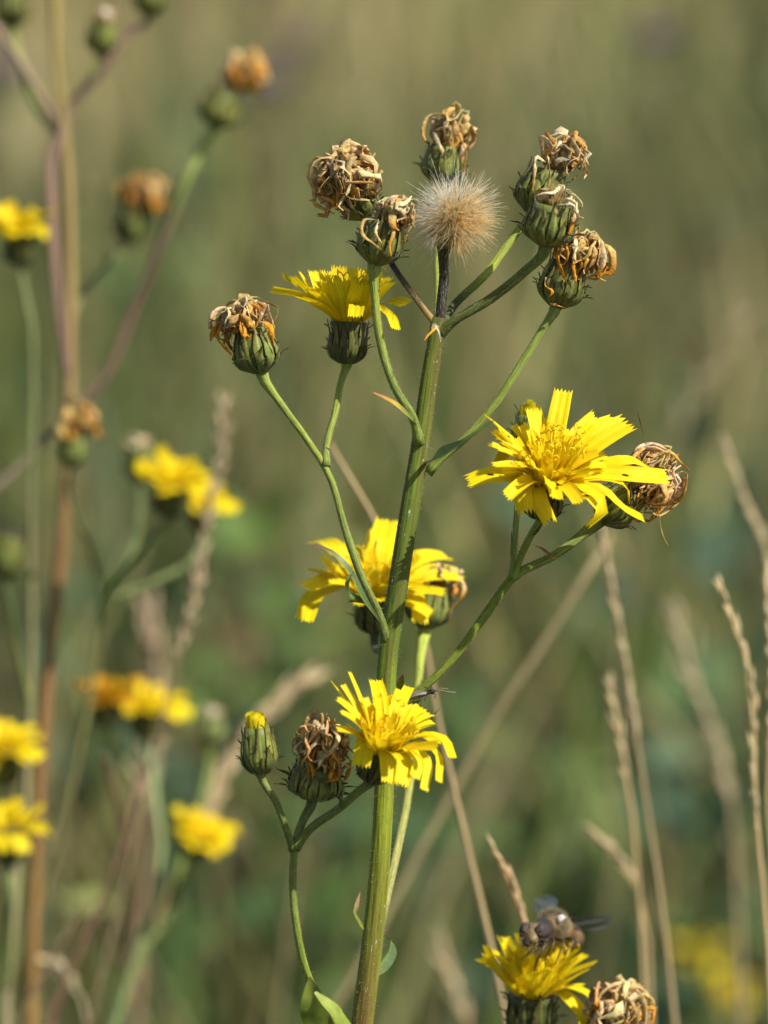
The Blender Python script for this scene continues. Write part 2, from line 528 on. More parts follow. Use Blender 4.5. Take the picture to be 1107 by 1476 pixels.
def cup(plant, name, base, A, r, h, prof=None, nb=15, col_in=None, col_out=None, outer_flare=1.0, bracts=True, label=None, taper=None):
    """the green involucre: a cup body (the part) with overlapping bracts (sub-parts)"""
    prof = prof or [(0.0, .30), (.08, .62), (.22, .92), (.42, 1.0), (.65, .93), (.85, .84), (1.0, .80)]
    col_in = col_in or srgb(124, 132, 58)
    col_out = col_out or srgb(70, 76, 36)
    X, Y = axes_of(A)
    g = Geo(); ns = 18
    for i, (t, k) in enumerate(prof):
        for s in range(ns):
            a = 2 * math.pi * s / ns
            g.v.append(base + A * (h * t) + (X * math.cos(a) + Y * math.sin(a)) * (r * k * .93))
            g.c.append(mixc(col_out, col_in, .6 * t)); g.t.append((s / ns, t, 0))
    m = len(prof)
    for i in range(m - 1):
        for s in range(ns):
            a, b = i * ns + s, i * ns + (s + 1) % ns
            g.f.append((a, b, b + ns, a + ns))
    g.f.append(tuple(range(ns - 1, -1, -1))); g.f.append(tuple((m - 1) * ns + s for s in range(ns)))
    head = build(name, g, M['bract'], plant, origin=base)
    if label:
        head['label'] = label
    if not bracts:
        return head
    def pr(t):
        for (t0, k0), (t1, k1) in zip(prof, prof[1:]):
            if t <= t1:
                return k0 + (k1 - k0) * (t - t0) / (t1 - t0)
        return prof[-1][1]
    rows = [(int(nb * .85), .04, 1.06, 1.0, col_in, 0.03, .74), (int(nb * .5), .0, .66, 1.035, mixc(col_in, col_out, .5), .14, .50), (int(nb * .7), -.03, .36, 1.07, col_out, .36, .50)]
    loose = Geo()
    for ri, (cnt, t0, t1, off, cc, flare, wf) in enumerate(rows):
        ph = random.random() * 6
        for k in range(cnt):
            a = ph + 2 * math.pi * (k + random.uniform(-.28, .28)) / cnt
            o = X * math.cos(a) + Y * math.sin(a)
            te = t1 * random.uniform(.72, 1.1)
            pts = []
            for q in range(5):
                t = t0 + (te - t0) * q / 4
                pts.append(base + A * (h * t) + o * (r * pr(min(max(t, 0), 1)) * (off + random.uniform(.0, .05))) + A.cross(o) * (r * .09 * random.uniform(-1, 1) * q / 4))
            fl = flare * random.uniform(.2, 1.6) * outer_flare + (random.uniform(.1, .5) if random.random() < .22 else 0)
            pts.append(pts[-1] + A * (h * .12 * (1 - fl * .8)) + o * (r * (.02 + fl * .7)) + A.cross(o) * (r * random.uniform(-.1, .1)))
            g = Geo() if ri < 2 else loose
            c1 = jit(mixc(cc, col_out, random.random() * .35), .24)
            bract_strip(g, pts, 2 * math.pi * r / cnt * wf * random.uniform(.95, 1.3), [mixc(c1, col_out, .6), c1, mixc(c1, G_PALE, .12), mixc(c1, BRN, .25), srgb(62, 50, 38)], .12, o)
            if ri < 2:
                build('bract', g, M['bract'], head)
    build('outer_bracts', loose, M['bract'], head, kind='stuff')
    if abs((base - CAM).dot(Fw) - FOCUS) < .04:
        hg = Geo()
        for k in range(130):
            a = random.random() * 6.283; t = random.random()
            o = X * math.cos(a) + Y * math.sin(a)
            p = base + A * (h * t) + o * (r * pr(t) * 1.02)
            l = random.uniform(.0003, .0008)
            tube(hg, [p, p + o * l + A * l * random.uniform(-.2, .7)], [.00003, .00001], [random.choice([srgb(60, 52, 40), srgb(180, 180, 150)])] * 2, 2, 3)
        build('hairs', hg, M['pappus'], head, kind='stuff')
    return head

def petal(head, p0, tip, A, ctr, width, rise=.5, via=None, twist=0.0, cupn=.12, teeth=True, col=YEL, name='floret', roll=0.0, n=10, m=11, droop=.08):
    rho = tip - ctr
    rho = rho - A * rho.dot(A)
    rho = rho.normalized() if rho.length > 1e-6 else axes_of(A)[0]
    L = (tip - p0).length
    if via is not None:
        path = spline([p0] + list(via) + [tip], n)
    else:
        c1 = p0 + (A * rise + rho * (1 - rise)).normalized() * (L * .5)
        path = [(1 - t) ** 2 * p0 + 2 * t * (1 - t) * c1 + t * t * tip for t in (i / (n - 1) for i in range(n))]
    path = [p + DOWN * (L * droop * (1 - max(0.0, (tip - p0).normalized().z)) * (i / (n - 1)) ** 2.5) for i, p in enumerate(path)]
    V, C, T, F = [], [], [], []
    tw0 = random.uniform(-.12, .12)
    base_col = jit(col, .05)
    phase = random.random() * 6
    for i in range(n):
        t = i / (n - 1)
        tg = (path[min(i + 1, n - 1)] - path[max(i - 1, 0)]).normalized()
        N_ = A * tg.dot(rho) - rho * tg.dot(A)
        N_ = N_ - tg * N_.dot(tg)
        if N_.length < 1e-5:
            N_ = axes_of(tg)[0]
        N_.normalize()
        ang = twist * t + tw0
        N_ = Quaternion(tg, ang) @ N_
        B = tg.cross(N_)
        w = width * (.30 + .70 * min(1, (t / .45)) ** .8) * (1 - .10 * max(0, t - .75) / .25)
        cc = mixc(mixc(base_col, YEL2, .6), base_col, min(1, t * 2.2))
        for k in range(m):
            s = 2 * k / (m - 1) - 1
            ext = 0.0
            if i == n - 1 and teeth:
                ext = (width * .13 if k % 2 == 0 else -width * .13) * random.uniform(.5, 1.3)
            arc = cupn * (1 - .4 * t) + roll * t
            bx = s * w * .5 * (1 - .35 * min(1, abs(arc)) * s * s)
            nz = w * arc * s * s + w * .032 * math.cos(s * 9 + phase) + w * .035 * math.sin(5 * t + phase) * s
            V.append(path[i] + B * bx + N_ * nz + tg * ext)
            C.append(cc); T.append((s * .5, t, 0))
    for i in range(n - 1):
        for k in range(m - 1):
            a = i * m + k
            F.append((a, a + 1, a + m + 1, a + m))
    g = Geo(); g.add(V, F, C, T)
    return build(name, g, M['petal'], head, origin=p0)

def styles(head, ctr, A, R, n, L):
    """curly two-armed yellow styles standing between the florets"""
    g = Geo(); X, Y = axes_of(A)
    for k in range(n):
        a = random.random() * 6.283; rr = R * math.sqrt(random.random())
        o = X * math.cos(a) + Y * math.sin(a)
        p = ctr + o * rr
        l = L * random.uniform(.6, 1.1)
        top = p + A * l + o * (l * random.uniform(.1, .55)) + Vector((random.uniform(-1, 1), random.uniform(-1, 1), 0)) * l * .1
        mid = p.lerp(top, .5) + A * l * .08
        tube(g, [p, mid, top], [.00013, .00012, .0001], [YEL2, YEL], 5, 4)
        for s in (-1, 1):
            sd = (A.cross(o) * s + o * random.uniform(-.6, .6)).normalized()
            q = l * random.uniform(.10, .18)
            tube(g, [top, top + sd * q * .7 + A * q * .6, top + sd * q * 1.2 - A * q * .2, top + sd * q * .7 - A * q * .7], [.0001, .00009, .00008], [YEL2, YEL2], 6, 4)
    return build('styles', g, M['style'], head, kind='stuff')

def flower(plant, bpx, bpy_, d, ax, r, h, petals, n_in=20, in_len=(45, 85), in_tilt=(8, 55), in_w=(13, 22), nstyle=25, style_len=62, col=YEL, outer=0, outer_len=(95, 120), outer_tilt=(70, 95), outer_w=(22, 32), nb=15, label=None, lod=1.0, bracts=True, rise=.5, in_az=None):
    sc = PX * d / FOCUS
    A = A3(*ax); base = P(bpx, bpy_, d)
    head = cup(plant, 'flower_head', base, A, r * sc, h * sc, nb=nb, col_in=srgb(88, 94, 44), col_out=srgb(56, 60, 32), label=label, bracts=bracts,
               prof=[(0, .35), (.06, .7), (.2, .98), (.45, 1.0), (.75, .95), (1.0, 1.08)])
    ctr = base + A * (h * sc * .96)
    X, Y = axes_of(A)
    nn, mm = (10, 11) if lod >= 1 else (7, 7)
    for e in petals:
        tx, ty, Lp, sg, w = e[:5]
        opt = e[5] if len(e) > 5 else {}
        flat = P(tx, ty, d)
        pl = (flat - ctr).length / sc
        dz = math.sqrt(max(0, Lp * Lp - pl * pl)) * sc * sg
        tip = P(tx, ty, d - dz)
        rho = tip - ctr; rho -= A * rho.dot(A)
        rho = rho.normalized() if rho.length > 1e-6 else X
        p0 = ctr + rho * (r * sc * opt.get('rb', .7))
        via = None
        if 'via' in opt:
            via = [P(q[0], q[1], d - q[2] * sc) for q in opt['via']]
        petal(head, p0, tip, A, ctr, w * sc, opt.get('rise', rise), via, opt.get('tw', 0), opt.get('cup', .12), True, opt.get('col', YEL), roll=opt.get('roll', 0), n=nn, m=mm)
    for k in range(outer):
        a = 2 * math.pi * (k + random.uniform(-.3, .3)) / outer
        o = X * math.cos(a) + Y * math.sin(a)
        ti = rad(random.uniform(*outer_tilt)); l = random.uniform(*outer_len) * sc
        p0 = ctr + o * r * sc * .75
        petal(head, p0, p0 + (A * math.cos(ti) + o * math.sin(ti)) * l, A, ctr, random.uniform(*outer_w) * sc, rise, None, random.uniform(-.5, .5), .14, n=nn, m=mm, col=col)
    for k in range(n_in):
        q = math.sqrt((k + .5) / n_in)
        a = k * 2.39996 + random.uniform(-.3, .3)
        o = X * math.cos(a) + Y * math.sin(a)
        ti = rad(in_tilt[0] + (in_tilt[1] - in_tilt[0]) * q + random.uniform(-10, 10))
        l = (in_len[0] + (in_len[1] - in_len[0]) * q) * random.uniform(.85, 1.15) * sc
        p0 = ctr + o * (r * sc * .75 * q)
        petal(head, p0, p0 + (A * math.cos(ti) + o * math.sin(ti)) * l, A, ctr, random.uniform(*in_w) * sc, random.uniform(.55, .9), None, random.uniform(-.7, .7), random.uniform(.1, .3), col=mixc(col, YEL2 if col is YEL else col, random.uniform(0, .6)), n=nn, m=max(7, mm - 2))
    if nstyle:
        styles(head, ctr, A, r * sc * .8, nstyle, style_len * sc)
    return base, A, head

def strip(geo, pts, width, cols, n=11):
    """a shrivelled ribbon: crumpled, twisting, flattened tube"""
    path = spline(pts, n)
    fr = frames(path)
    V, C, T, F = [], [], [], []
    S = 5
    tw = random.uniform(-5, 5); ph = random.random() * 6.28
    for i in range(n):
        t = i / (n - 1)
        w = width * (.55 + .45 * math.sin(math.pi * min(1, t * .9 + .15))) * random.uniform(.55, 1.35)
        if i == n - 1:
            w *= .6
        a0 = ph + tw * t
        for k in range(S):
            a = 2 * math.pi * k / S
            u, v = math.cos(a) * w * .5, math.sin(a) * w * .075 + abs(math.cos(a)) * w * .10
            V.append(path[i] + fr[i][1] * (u * math.cos(a0) - v * math.sin(a0)) + fr[i][2] * (u * math.sin(a0) + v * math.cos(a0)))
            C.append(lerp_list(cols, t)); T.append((k / S, t, 0))
    for i in range(n - 1):
        for k in range(S):
            a, b = i * S + k, i * S + (k + 1) % S
            F.append((a, b, b + S, a + S))
    F.append(tuple(range(S - 1, -1, -1))); F.append(tuple((n - 1) * S + k for k in range(S)))
    geo.add(V, F, C, T)

DOWN = Vector((0, 0, -1))

def mop(head, ctr, A, rm, R, H, n_each, n_core, hang=.5, lean=Vector((0, 0, 0)), width=8, orange=.4, sc=PX, extra=(), spread=1.0, pale=.25):
    """dead florets: rise from the cup mouth, fold outward and hang"""
    X, Y = axes_of(A)
    cen = ctr + A * H * .22 + lean
    def one(a, q, core):
        """along a meridian of the mop: over the crown and down the side, crumpled"""
        k_in = random.uniform(.45, .8) if core else random.uniform(.82, 1.06)
        th0 = rad(random.uniform(2, 75)); th1 = th0 + rad(random.uniform(35, 60) + 55 * min(1.1, hang) * random.random() * (.6 + .4 * q))
        th1 = min(th1, rad(60 + 85 * min(1.1, hang)))
        a1 = a + random.gauss(0, .42)
        pts = [ctr + (cen - ctr) * .3 + (X * math.cos(a) + Y * math.sin(a)) * rm * .5]
        for i in range(5):
            t = i / 4
            th = th0 + (th1 - th0) * t
            aa = a + (a1 - a) * t + random.gauss(0, .20)
            o = X * math.cos(aa) + Y * math.sin(aa)
            kk = k_in * (1 + random.gauss(0, .12)) * (1 - .18 * max(0, t - .6) * random.random())
            p = cen + A * (H * .62 * math.cos(th) * kk) + o * (R * math.sin(th) * kk * spread)
            if t > .5:
                p = p + DOWN * R * .5 * (t - .5) * q * random.uniform(.3, 1.3)
            pts.append(p)
        if random.random() < .75:
            e = pts[-1]; o = (e - cen).normalized()
            e1 = e + o * R * random.uniform(.0, .2) + A * R * random.uniform(-.2, .1) + X * R * random.uniform(-.15, .15)
            pts.append(e1)
            if random.random() < .5:
                pts.append(e1 + o * R * random.uniform(-.1, .2) + A * R * random.uniform(0, .25) + Y * R * random.uniform(-.2, .2))
        c0 = jit(mixc(TAN, PALE, random.random() * 1.4 * pale * 2), .25)
        c1 = jit(random.choices([ORG, TAN, BRN, PALE], [orange, .5, .22, pale * 1.3])[0], .25)
        c2 = jit(mixc(ORG, BRN, random.random() * .6) if random.random() < orange + .1 else mixc(TAN, PALE, random.random()), .25)
        return pts, [mixc(c0, BRN, .4), c0, c0, c1, c2], width * sc * random.uniform(.6, 1.75)
    core = Geo()
    n_core = int(n_core * 1.4)
    for k in range(n_core):
        pts, cs, w = one(random.random() * 6.28, math.sqrt(random.random()) * .85, True)
        strip(core, pts, w * 1.2, [jit(mixc(c, BRN, .18)) for c in cs], 10)
    if n_core:
        build('withered_tangle', core, M['withered'], head, origin=ctr, kind='stuff')
    for k in range(n_each):
        q = .35 + .65 * math.sqrt((k + .5) / n_each)
        g = Geo(); pts, cs, w = one(k * 2.39996 + random.uniform(-.4, .4), q, False)
        strip(g, pts, w, cs, 13)
        build('withered_floret', g, M['withered'], head, origin=pts[0])
    for pts, w, cs in extra:
        g = Geo(); strip(g, pts, w * sc, cs, 14)
        build('withered_floret', g, M['withered'], head, origin=pts[0])

def withered(plant, bpx, bpy_, d, ax, r, h, mr=45, mh=40, n_each=18, n_core=34, hang=.6, lean=(0, 0, 0), orange=.4, width=8, nb=15, prof=None, extra=(), col_in=None, spread=1.0, flare=1.0, name='withered_head', pale=.25, label=None, bracts=True):
    sc = PX * d / FOCUS
    A = A3(*ax); base = P(bpx, bpy_, d)
    r *= .9
    head = cup(plant, name, base, A, r * sc, h * sc, nb=nb, prof=prof, col_in=col_in, outer_flare=flare, label=label, bracts=bracts)
    ctr = base + A * h * sc * .95
    lv = (Rt * lean[0] + Up * lean[1] - Fw * lean[2]) * sc
    ex = [([P(p[0], p[1], d - (p[2] if len(p) > 2 else 0) * sc) for p in pts], w, cs) for pts, w, cs in extra]
    mop(head, ctr, A, r * sc * .8, mr * sc, mh * sc, n_each, n_core, hang, lv, width, orange, sc, ex, spread, pale)
    return base, A, head

def stalk(plant, pts, end, width, cols, name='branch', mat='branch', n=22, sides=10, d=FOCUS, ridge=0.03, swell=1.5, w_end=None, v0=None):
    """a flower stalk through pixel points (px, py, depth); end = (base, axis) of the head that it carries"""
    pp = [P(p[0], p[1], p[2] if len(p) > 2 else d) for p in pts]
    sc = PX * .5
    we = w_end or width
    radii = [width * sc * 1.5, width * sc * 1.12] + [width * sc] * 3 + [we * sc] * 5
    if end is not None:
        base, A = end[0], end[1]
        pp += [base - A * (6 * PX), base + A * (3 * PX)]
        radii += [we * sc * 1.15, we * sc * swell]
    g = Geo()
    path = tube(g, pp, radii, cols, n, sides, ridge, 5, v0=random.random() if v0 is None else v0)
    o_ = build(name, g, M[mat], plant, origin=pp[0])
    hg = Geo(); fr = frames(path)
    for k in range(int(sum((b - a).length for a, b in zip(path, path[1:])) / PX * .9)):
        i = random.randrange(1, n - 1); a = random.random() * 6.283
        p = path[i].lerp(path[i + 1], random.random())
        q = fr[i][1] * math.cos(a) + fr[i][2] * math.sin(a)
        rr = lerp_list(radii, i / (n - 1)) * .95; l = random.uniform(.0001, .00038)
        tube(hg, [p + q * rr, p + q * (rr + l) + fr[i][0] * l * random.uniform(-.5, .5)], [.000026, .00001], [srgb(206, 210, 180)] * 2, 2, 3)
    build('hairs', hg, M['pappus'], o_, kind='stuff')
    return o_

def leaf(plant, pts, width, cols, up, name='leaf', fold=.25, n=13, wavy=.04, prof=None, mat='leaf'):
    path = spline(pts, n)
    m = 7
    V, C, T, F = [], [], [], []
    ph = random.random() * 6
    for i in range(n):
        t = i / (n - 1)
        tg = (path[min(i + 1, n - 1)] - path[max(i - 1, 0)]).normalized()
        N_ = (up - tg * up.dot(tg)).normalized()
        B = tg.cross(N_)
        w = width * (lerp_list(prof, t) if prof else max(.03, math.sin(math.pi * min(1, .12 + t * .88)) ** .8))
        for k in range(m):
            s = 2 * k / (m - 1) - 1
            V.append(path[i] + B * (s * w * .5) + N_ * (abs(s) * w * .5 * fold + wavy * width * math.sin(t * 9 + ph + s) * abs(s)))
            c = lerp_list(cols, t)
            C.append(mixc(c, G_PALE, .35) if k == m // 2 else c); T.append((s * .5, t, 0))
    for i in range(n - 1):
        for k in range(m - 1):
            a = i * m + k
            F.append((a, a + 1, a + m + 1, a + m))
    g = Geo(); g.add(V, F, C, T)
    return build(name, g, M[mat], plant, origin=pts[0])

def follow(pp):
    v = pp[-1] - pp[-2]
    return max(-.16, min(.16, v.x / max(.004, -v.z) * pp[-1].z * .75))

def to_ground(p, dx=0.0, dy=0.0, steps=3):
    """points that carry a stem on from p down to the soil"""
    out = []
    for k in range(1, steps + 1):
        t = k / steps
        out.append(Vector((p.x + dx * t, p.y + dy * t, p.z * (1 - t) - 0.012 * t)))
    return out

# ------------------------------------------------------------------ the hawkweed in focus
foot = P(522, 1476)
plant = empty('hawkweed_plant', (foot.x - .012, foot.y - .02, 0))
tag(plant, 'upright branching hawkweed in sharp focus, its thick green stem carrying open, withered and fluffy heads', 'wildflower')

main_pts = [P(634, 458), P(628, 490), P(619, 545), P(606, 640), P(590, 740), P(573, 850), P(558, 960), P(556, 1040), P(552, 1180), P(540, 1330), P(522, 1476)]
main_pts += to_ground(foot, -.012, -.02)
g = Geo()
w_main = [11, 11.5, 12, 13, 14, 14.2, 14.2, 14.0, 14.0, 15, 16, 17, 19, 22]
c_main = [mixc(G_MAIN, BLACKISH, .65), mixc(G_MAIN, BLACKISH, .2), G_MAIN, srgb(112, 126, 48), srgb(98, 114, 42), srgb(92, 106, 38), srgb(103, 118, 37), srgb(121, 135, 37), srgb(126, 136, 38), srgb(124, 130, 40), srgb(119, 109, 46), srgb(110, 69, 46), srgb(100, 59, 42)]
cum = [0.0]
for a_, b_ in zip(main_pts, main_pts[1:]):
    cum.append(cum[-1] + (b_ - a_).length)
def by_len(vals, m=120):
    """values given per point, resampled evenly along the stem"""
    out = []
    for k in range(m):
        x = cum[-1] * k / (m - 1)
        i = max(q for q in range(len(cum)) if cum[q] <= x + 1e-9); i = min(i, len(cum) - 2)
        f = (x - cum[i]) / (cum[i + 1] - cum[i])
        va, vb = vals[min(i, len(vals) - 1)], vals[min(i + 1, len(vals) - 1)]
        out.append(mixc(va, vb, f) if isinstance(va, tuple) else va + (vb - va) * f)
    return out
tube(g, main_pts, by_len([w * PX for w in w_main]), by_len(c_main), 200, 28, .035, 7)
main_stem = build('stem', g, M['stem'], plant, origin=main_pts[-1])

# F1: the big open flower on the right
f1 = flower(plant, 780, 742, .597, (.10, .80, .55), 27, 56, [
    (812, 563, 128, -1, 30, {'rise': .85, 'cup': .1}),
    (700, 597, 120, -1, 19, {'tw': .9}),
    (714, 618, 100, -1, 28, {}),
    (720, 668, 108, -1, 33, {'via': [(742, 634, -30)], 'col': srgb(228, 196, 20)}),  # shaded rear petal: its shade is painted in as a darker yellow
    (675, 688, 128, 1, 33, {'rise': .45, 'cup': .05}),
    (735, 694, 92, 1, 35, {'cup': .05}),
    (757, 734, 95, 1, 30, {'via': [(768, 690, 40), (752, 704, 66)], 'roll': -.35}),
    (795, 745, 105, 1, 27, {'via': [(778, 700, 45), (778, 715, 70)], 'roll': -.6}),
    (846, 751, 112, 1, 28, {'via': [(820, 715, 45), (852, 714, 70), (866, 732, 72)]}),
    (928, 738, 150, 1, 17, {'via': [(865, 702, 40), (895, 727, 50)]}),
    (962, 677, 170, 1, 28, {'rise': .4, 'tw': .5, 'via': [(860, 682, 22), (915, 681, 28)]}),
    (940, 668, 165, -1, 26, {'rise': .4, 'tw': -.3, 'via': [(868, 668, 8), (905, 660, 10)]}),
    (906, 714, 118, 1, 15, {'via': [(880, 690, 34), (898, 694, 40)]}),
    (905, 606, 150, -1, 42, {'rise': .55}),
    (888, 602, 150, -1, 33, {'rise': .6}),
    (858, 598, 128, -1, 24, {'rise': .8, 'tw': .7}),
    (768, 590, 112, -1, 28, {'rise': .8}),
    (782, 602, 100, -1, 26, {'rise': .8}),
    (852, 608, 115, -1, 28, {'rise': .75}),
    (745, 640, 78, 1, 26, {'rise': .7}),
    (760, 655, 74, 1, 28, {'rise': .7}),
    (835, 640, 88, 1, 28, {'rise': .8}),
    (870, 650, 100, -1, 31, {'rise': .6}),
    (812, 690, 80, 1, 26, {'rise': .7}),
    (840, 690, 90, 1, 31, {'rise': .6}),
    (770, 672, 84, 1, 24, {'rise': .6}),
    (862, 712, 95, 1, 24, {'rise': .55}),
], n_in=62, in_len=(60, 84), in_tilt=(3, 62), in_w=(12, 24), nstyle=18, style_len=76, nb=16, label='large fully open yellow flower head')
# F2: seen from the side, upper left of the stem
f2 = flower(plant, 500, 522, .604, (.04, 1, .03), 27, 58, [
    (392, 413, 135, 1, 15, {'via': [(455, 436, 14)], 'tw': .9}),
    (408, 394, 128, -1, 18, {'tw': .6}),
    (422, 398, 112, 1, 22, {'tw': .3}),
    (432, 392, 100, -1, 26, {}), (450, 390, 100, -1, 26, {}), (470, 390, 98, -1, 26, {}), (488, 384, 96, -1, 26, {}), (506, 386, 96, -1, 24, {}),
    (526, 388, 100, -1, 24, {}), (545, 392, 105, -1, 24, {}), (560, 398, 110, -1, 24, {}), (565, 405, 118, 1, 22, {}),
    (474, 404, 92, 1, 34, {'rise': .55}), (500, 402, 90, 1, 34, {'rise': .6}), (448, 412, 100, 1, 30, {'rise': .45}), (520, 408, 92, 1, 30, {}), (545, 412, 96, 1, 26, {}),
    (586, 432, 125, -1, 24, {'via': [(550, 440, 5)], 'tw': -.5}),
    (570, 468, 108, 1, 18, {'via': [(540, 440, 30), (558, 450, 40)]}),
    (512, 453, 88, 1, 24, {'via': [(514, 438, 44)]}),
    (430, 425, 110, 1, 24, {'rise': .4}),
], n_in=18, in_len=(60, 80), in_tilt=(5, 40), in_w=(16, 24), nstyle=12, style_len=70, nb=16, label='yellow flower head seen from the side below')
# F3: behind the stem, a little out of focus
f3 = flower(plant, 540, 905, .636, (.03, .82, .55), 27, 52, [
    (438, 886, 150, 1, 30, {'via': [(500, 842, 20), (462, 852, 26)]}), (440, 842, 140, 1, 26, {'via': [(500, 838, 20)]}), (448, 828, 130, -1, 26, {}),
    (452, 775, 150, -1, 30, {'via': [(505, 815, 0), (480, 785, -10)]}), (463, 800, 120, 1, 26, {}),
    (513, 782, 120, -1, 26, {'rise': .8}), (545, 762, 130, -1, 36, {'rise': .8}), (562, 747, 140, -1, 44, {'rise': .8}), (580, 770, 130, -1, 36, {'rise': .8}),
    (598, 790, 140, -1, 24, {}), (625, 792, 140, -1, 26, {}), (645, 795, 150, -1, 30, {}), (662, 818, 140, -1, 30, {'rise': .4}), (665, 825, 130, 1, 26, {}), (640, 850, 120, 1, 24, {}),
    (605, 893, 100, 1, 28, {'via': [(585, 850, 30), (603, 866, 44)]}), (620, 880, 110, 1, 22, {}),
    (515, 815, 90, 1, 26, {}), (540, 820, 80, 1, 26, {}), (590, 830, 90, 1, 26, {}), (610, 838, 95, 1, 28, {}),
    (520, 870, 90, 1, 24, {'via': [(530, 850, 40)]}),
], n_in=20, nstyle=16, label='yellow flower head half hidden behind the main stem')
# F4: lower centre, in front of the stem
f4 = flower(plant, 536, 1122, .588, (.24, .80, .52), 25, 52, [
    (478, 981, 118, -1, 15, {'via': [(515, 1036, -10)], 'tw': .8}), (503, 968, 125, -1, 13, {'tw': .6}), (494, 986, 112, -1, 11, {}),
    (541, 979, 112, -1, 23, {'rise': .85}), (590, 988, 112, -1, 18, {'rise': .7}), (577, 993, 100, -1, 16, {'rise': .8}),
    (620, 1024, 108, -1, 24, {'rise': .6}), (607, 1016, 100, -1, 22, {'rise': .7}), (622, 1034, 100, -1, 16, {}),
    (501, 1044, 84, 1, 14, {'tw': .7}),
    (520, 1101, 78, 1, 30, {'via': [(531, 1062, 40)], 'cup': -.05}),
    (562, 1124, 98, 1, 28, {'via': [(556, 1080, 44)], 'cup': -.08}), (578, 1127, 100, 1, 26, {'via': [(572, 1084, 46), (582, 1104, 60)]}),
    (597, 1116, 96, 1, 20, {'via': [(582, 1078, 44), (602, 1094, 52)]}),
    (611, 1133, 112, 1, 16, {'via': [(590, 1076, 38), (614, 1092, 44)]}), (632, 1120, 122, 1, 14, {'via': [(600, 1070, 32), (628, 1082, 36)]}),
    (652, 1086, 122, 1, 16, {'via': [(605, 1058, 22), (636, 1060, 24)]}), (634, 1068, 108, 1, 20, {'via': [(605, 1058, 26)]}),
    (524, 1010, 92, -1, 18, {'rise': .8}), (552, 1012, 85, -1, 22, {'rise': .9}), (520, 1030, 85, 1, 16, {}), (585, 1030, 80, -1, 22, {'rise': .8}), (600, 1045, 82, 1, 20, {'rise': .7}),
    (560, 1050, 74, 1, 20, {'rise': .7}), (540, 1045, 70, 1, 20, {'rise': .7}), (580, 1062, 78, 1, 18, {'rise': .6}),
], n_in=28, in_len=(50, 76), in_tilt=(4, 54), in_w=(13, 21), nstyle=14, style_len=62, nb=14, label='yellow flower head with petals folded down in front of the stem')

W = {}
# ball of tan florets, upper left
W['a'] = withered(plant, 528, 312, .606, (-.42, .82, .25), 30, 48, mr=54, mh=74, n_each=34, n_core=60, hang=1.0, orange=.28, width=9.5, spread=1.0, nb=12, label='mop of tan shrivelled florets',
                  extra=[([(500, 250, 20), (470, 232, 20), (455, 228, 18), (444, 240, 15)], 8, [TAN, PALE, TAN, ORG])])
W['b'] = withered(plant, 541, 378, .597, (.22, .95, .18), 36, 62, mr=30, mh=46, n_each=14, n_core=30, hang=1.0, lean=(16, 3, 4), orange=.5, width=8, nb=17, flare=1.4, pale=.4,
                  extra=[([(548, 318, 25), (524, 318, 42), (522, 338, 46), (540, 352, 47), (552, 362, 44)], 6, [PALE, TAN, TAN, ORG]),
                         ([(560, 318, 30), (567, 336, 44), (562, 352, 46), (564, 372, 44)], 7, [PALE, TAN, ORG, ORG]),
                         ([(545, 316, 30), (542, 336, 46), (549, 348, 48), (552, 352, 44)], 6, [PALE, PALE, TAN, TAN])])
W['c'] = withered(plant, 634, 262, .622, (.16, .98, .1), 32, 52, mr=31, mh=62, n_each=18, n_core=34, hang=1.0, lean=(3, 4, 0), orange=.3, width=9, nb=14, flare=1.2, col_in=srgb(136, 146, 66),
                  extra=[([(664, 200, 20), (672, 225, 26), (668, 238, 24), (672, 258, 20)], 9, [TAN, ORG, ORG, ORG])])
W['d'] = withered(plant, 768, 306, .606, (.34, .92, .05), 38, 64, mr=37, mh=54, n_each=18, n_core=30, hang=0.9, lean=(20, 12, 0), orange=.35, width=9, nb=16, flare=1.7, pale=.4,
                  extra=[([(806, 226, 10), (830, 228, 18), (842, 236, 18), (838, 246, 14), (824, 260, 10)], 8, [PALE, TAN, TAN, ORG]),
                         ([(800, 220, 0), (815, 200, 8), (835, 212, 8), (849, 238, 5)], 8, [ORG, TAN, PALE, TAN]),
                         ([(788, 236, 30), (774, 226, 40), (770, 255, 44), (766, 280, 42)], 7, [PALE, PALE, TAN, ORG]),
                         ([(792, 236, 30), (790, 226, 42), (792, 252, 44), (790, 272, 42)], 7, [TAN, PALE, TAN, TAN])])
W['e'] = withered(plant, 787, 352, .595, (.16, .96, .2), 40, 58, mr=36, mh=34, n_each=12, n_core=0, hang=1.1, lean=(8, -2, 2), orange=.4, width=6, nb=18, flare=1.7, pale=.5, name='seed_head', label='closed green head with a small buff tuft',
                  extra=[([(822, 292, 22), (830, 300, 28), (826, 320, 32), (819, 340, 30)], 8, [PALE, PALE, ORG, ORG])])
W['f'] = withered(plant, 802, 440, .600, (.28, .94, .1), 36, 64, mr=38, mh=60, n_each=22, n_core=40, hang=1.1, lean=(16, 2, 6), orange=.8, width=8, nb=16, flare=1.5, col_in=srgb(116, 122, 54), pale=.15,
                  extra=[([(822, 366, 30), (802, 356, 38), (806, 380, 44), (818, 410, 42)], 9, [TAN, ORG, ORG, ORG]),
                         ([(832, 362, 30), (826, 380, 42), (828, 396, 42), (830, 408, 40)], 7, [PALE, ORG, ORG, ORG]),
                         ([(786, 400, 34), (786, 412, 38), (796, 420, 40), (792, 428, 38)], 6, [PALE, ORG, ORG, ORG]),
                         ([(792, 438, 24), (804, 440, 28), (814, 444, 26)], 5, [TAN, ORG, TAN])])
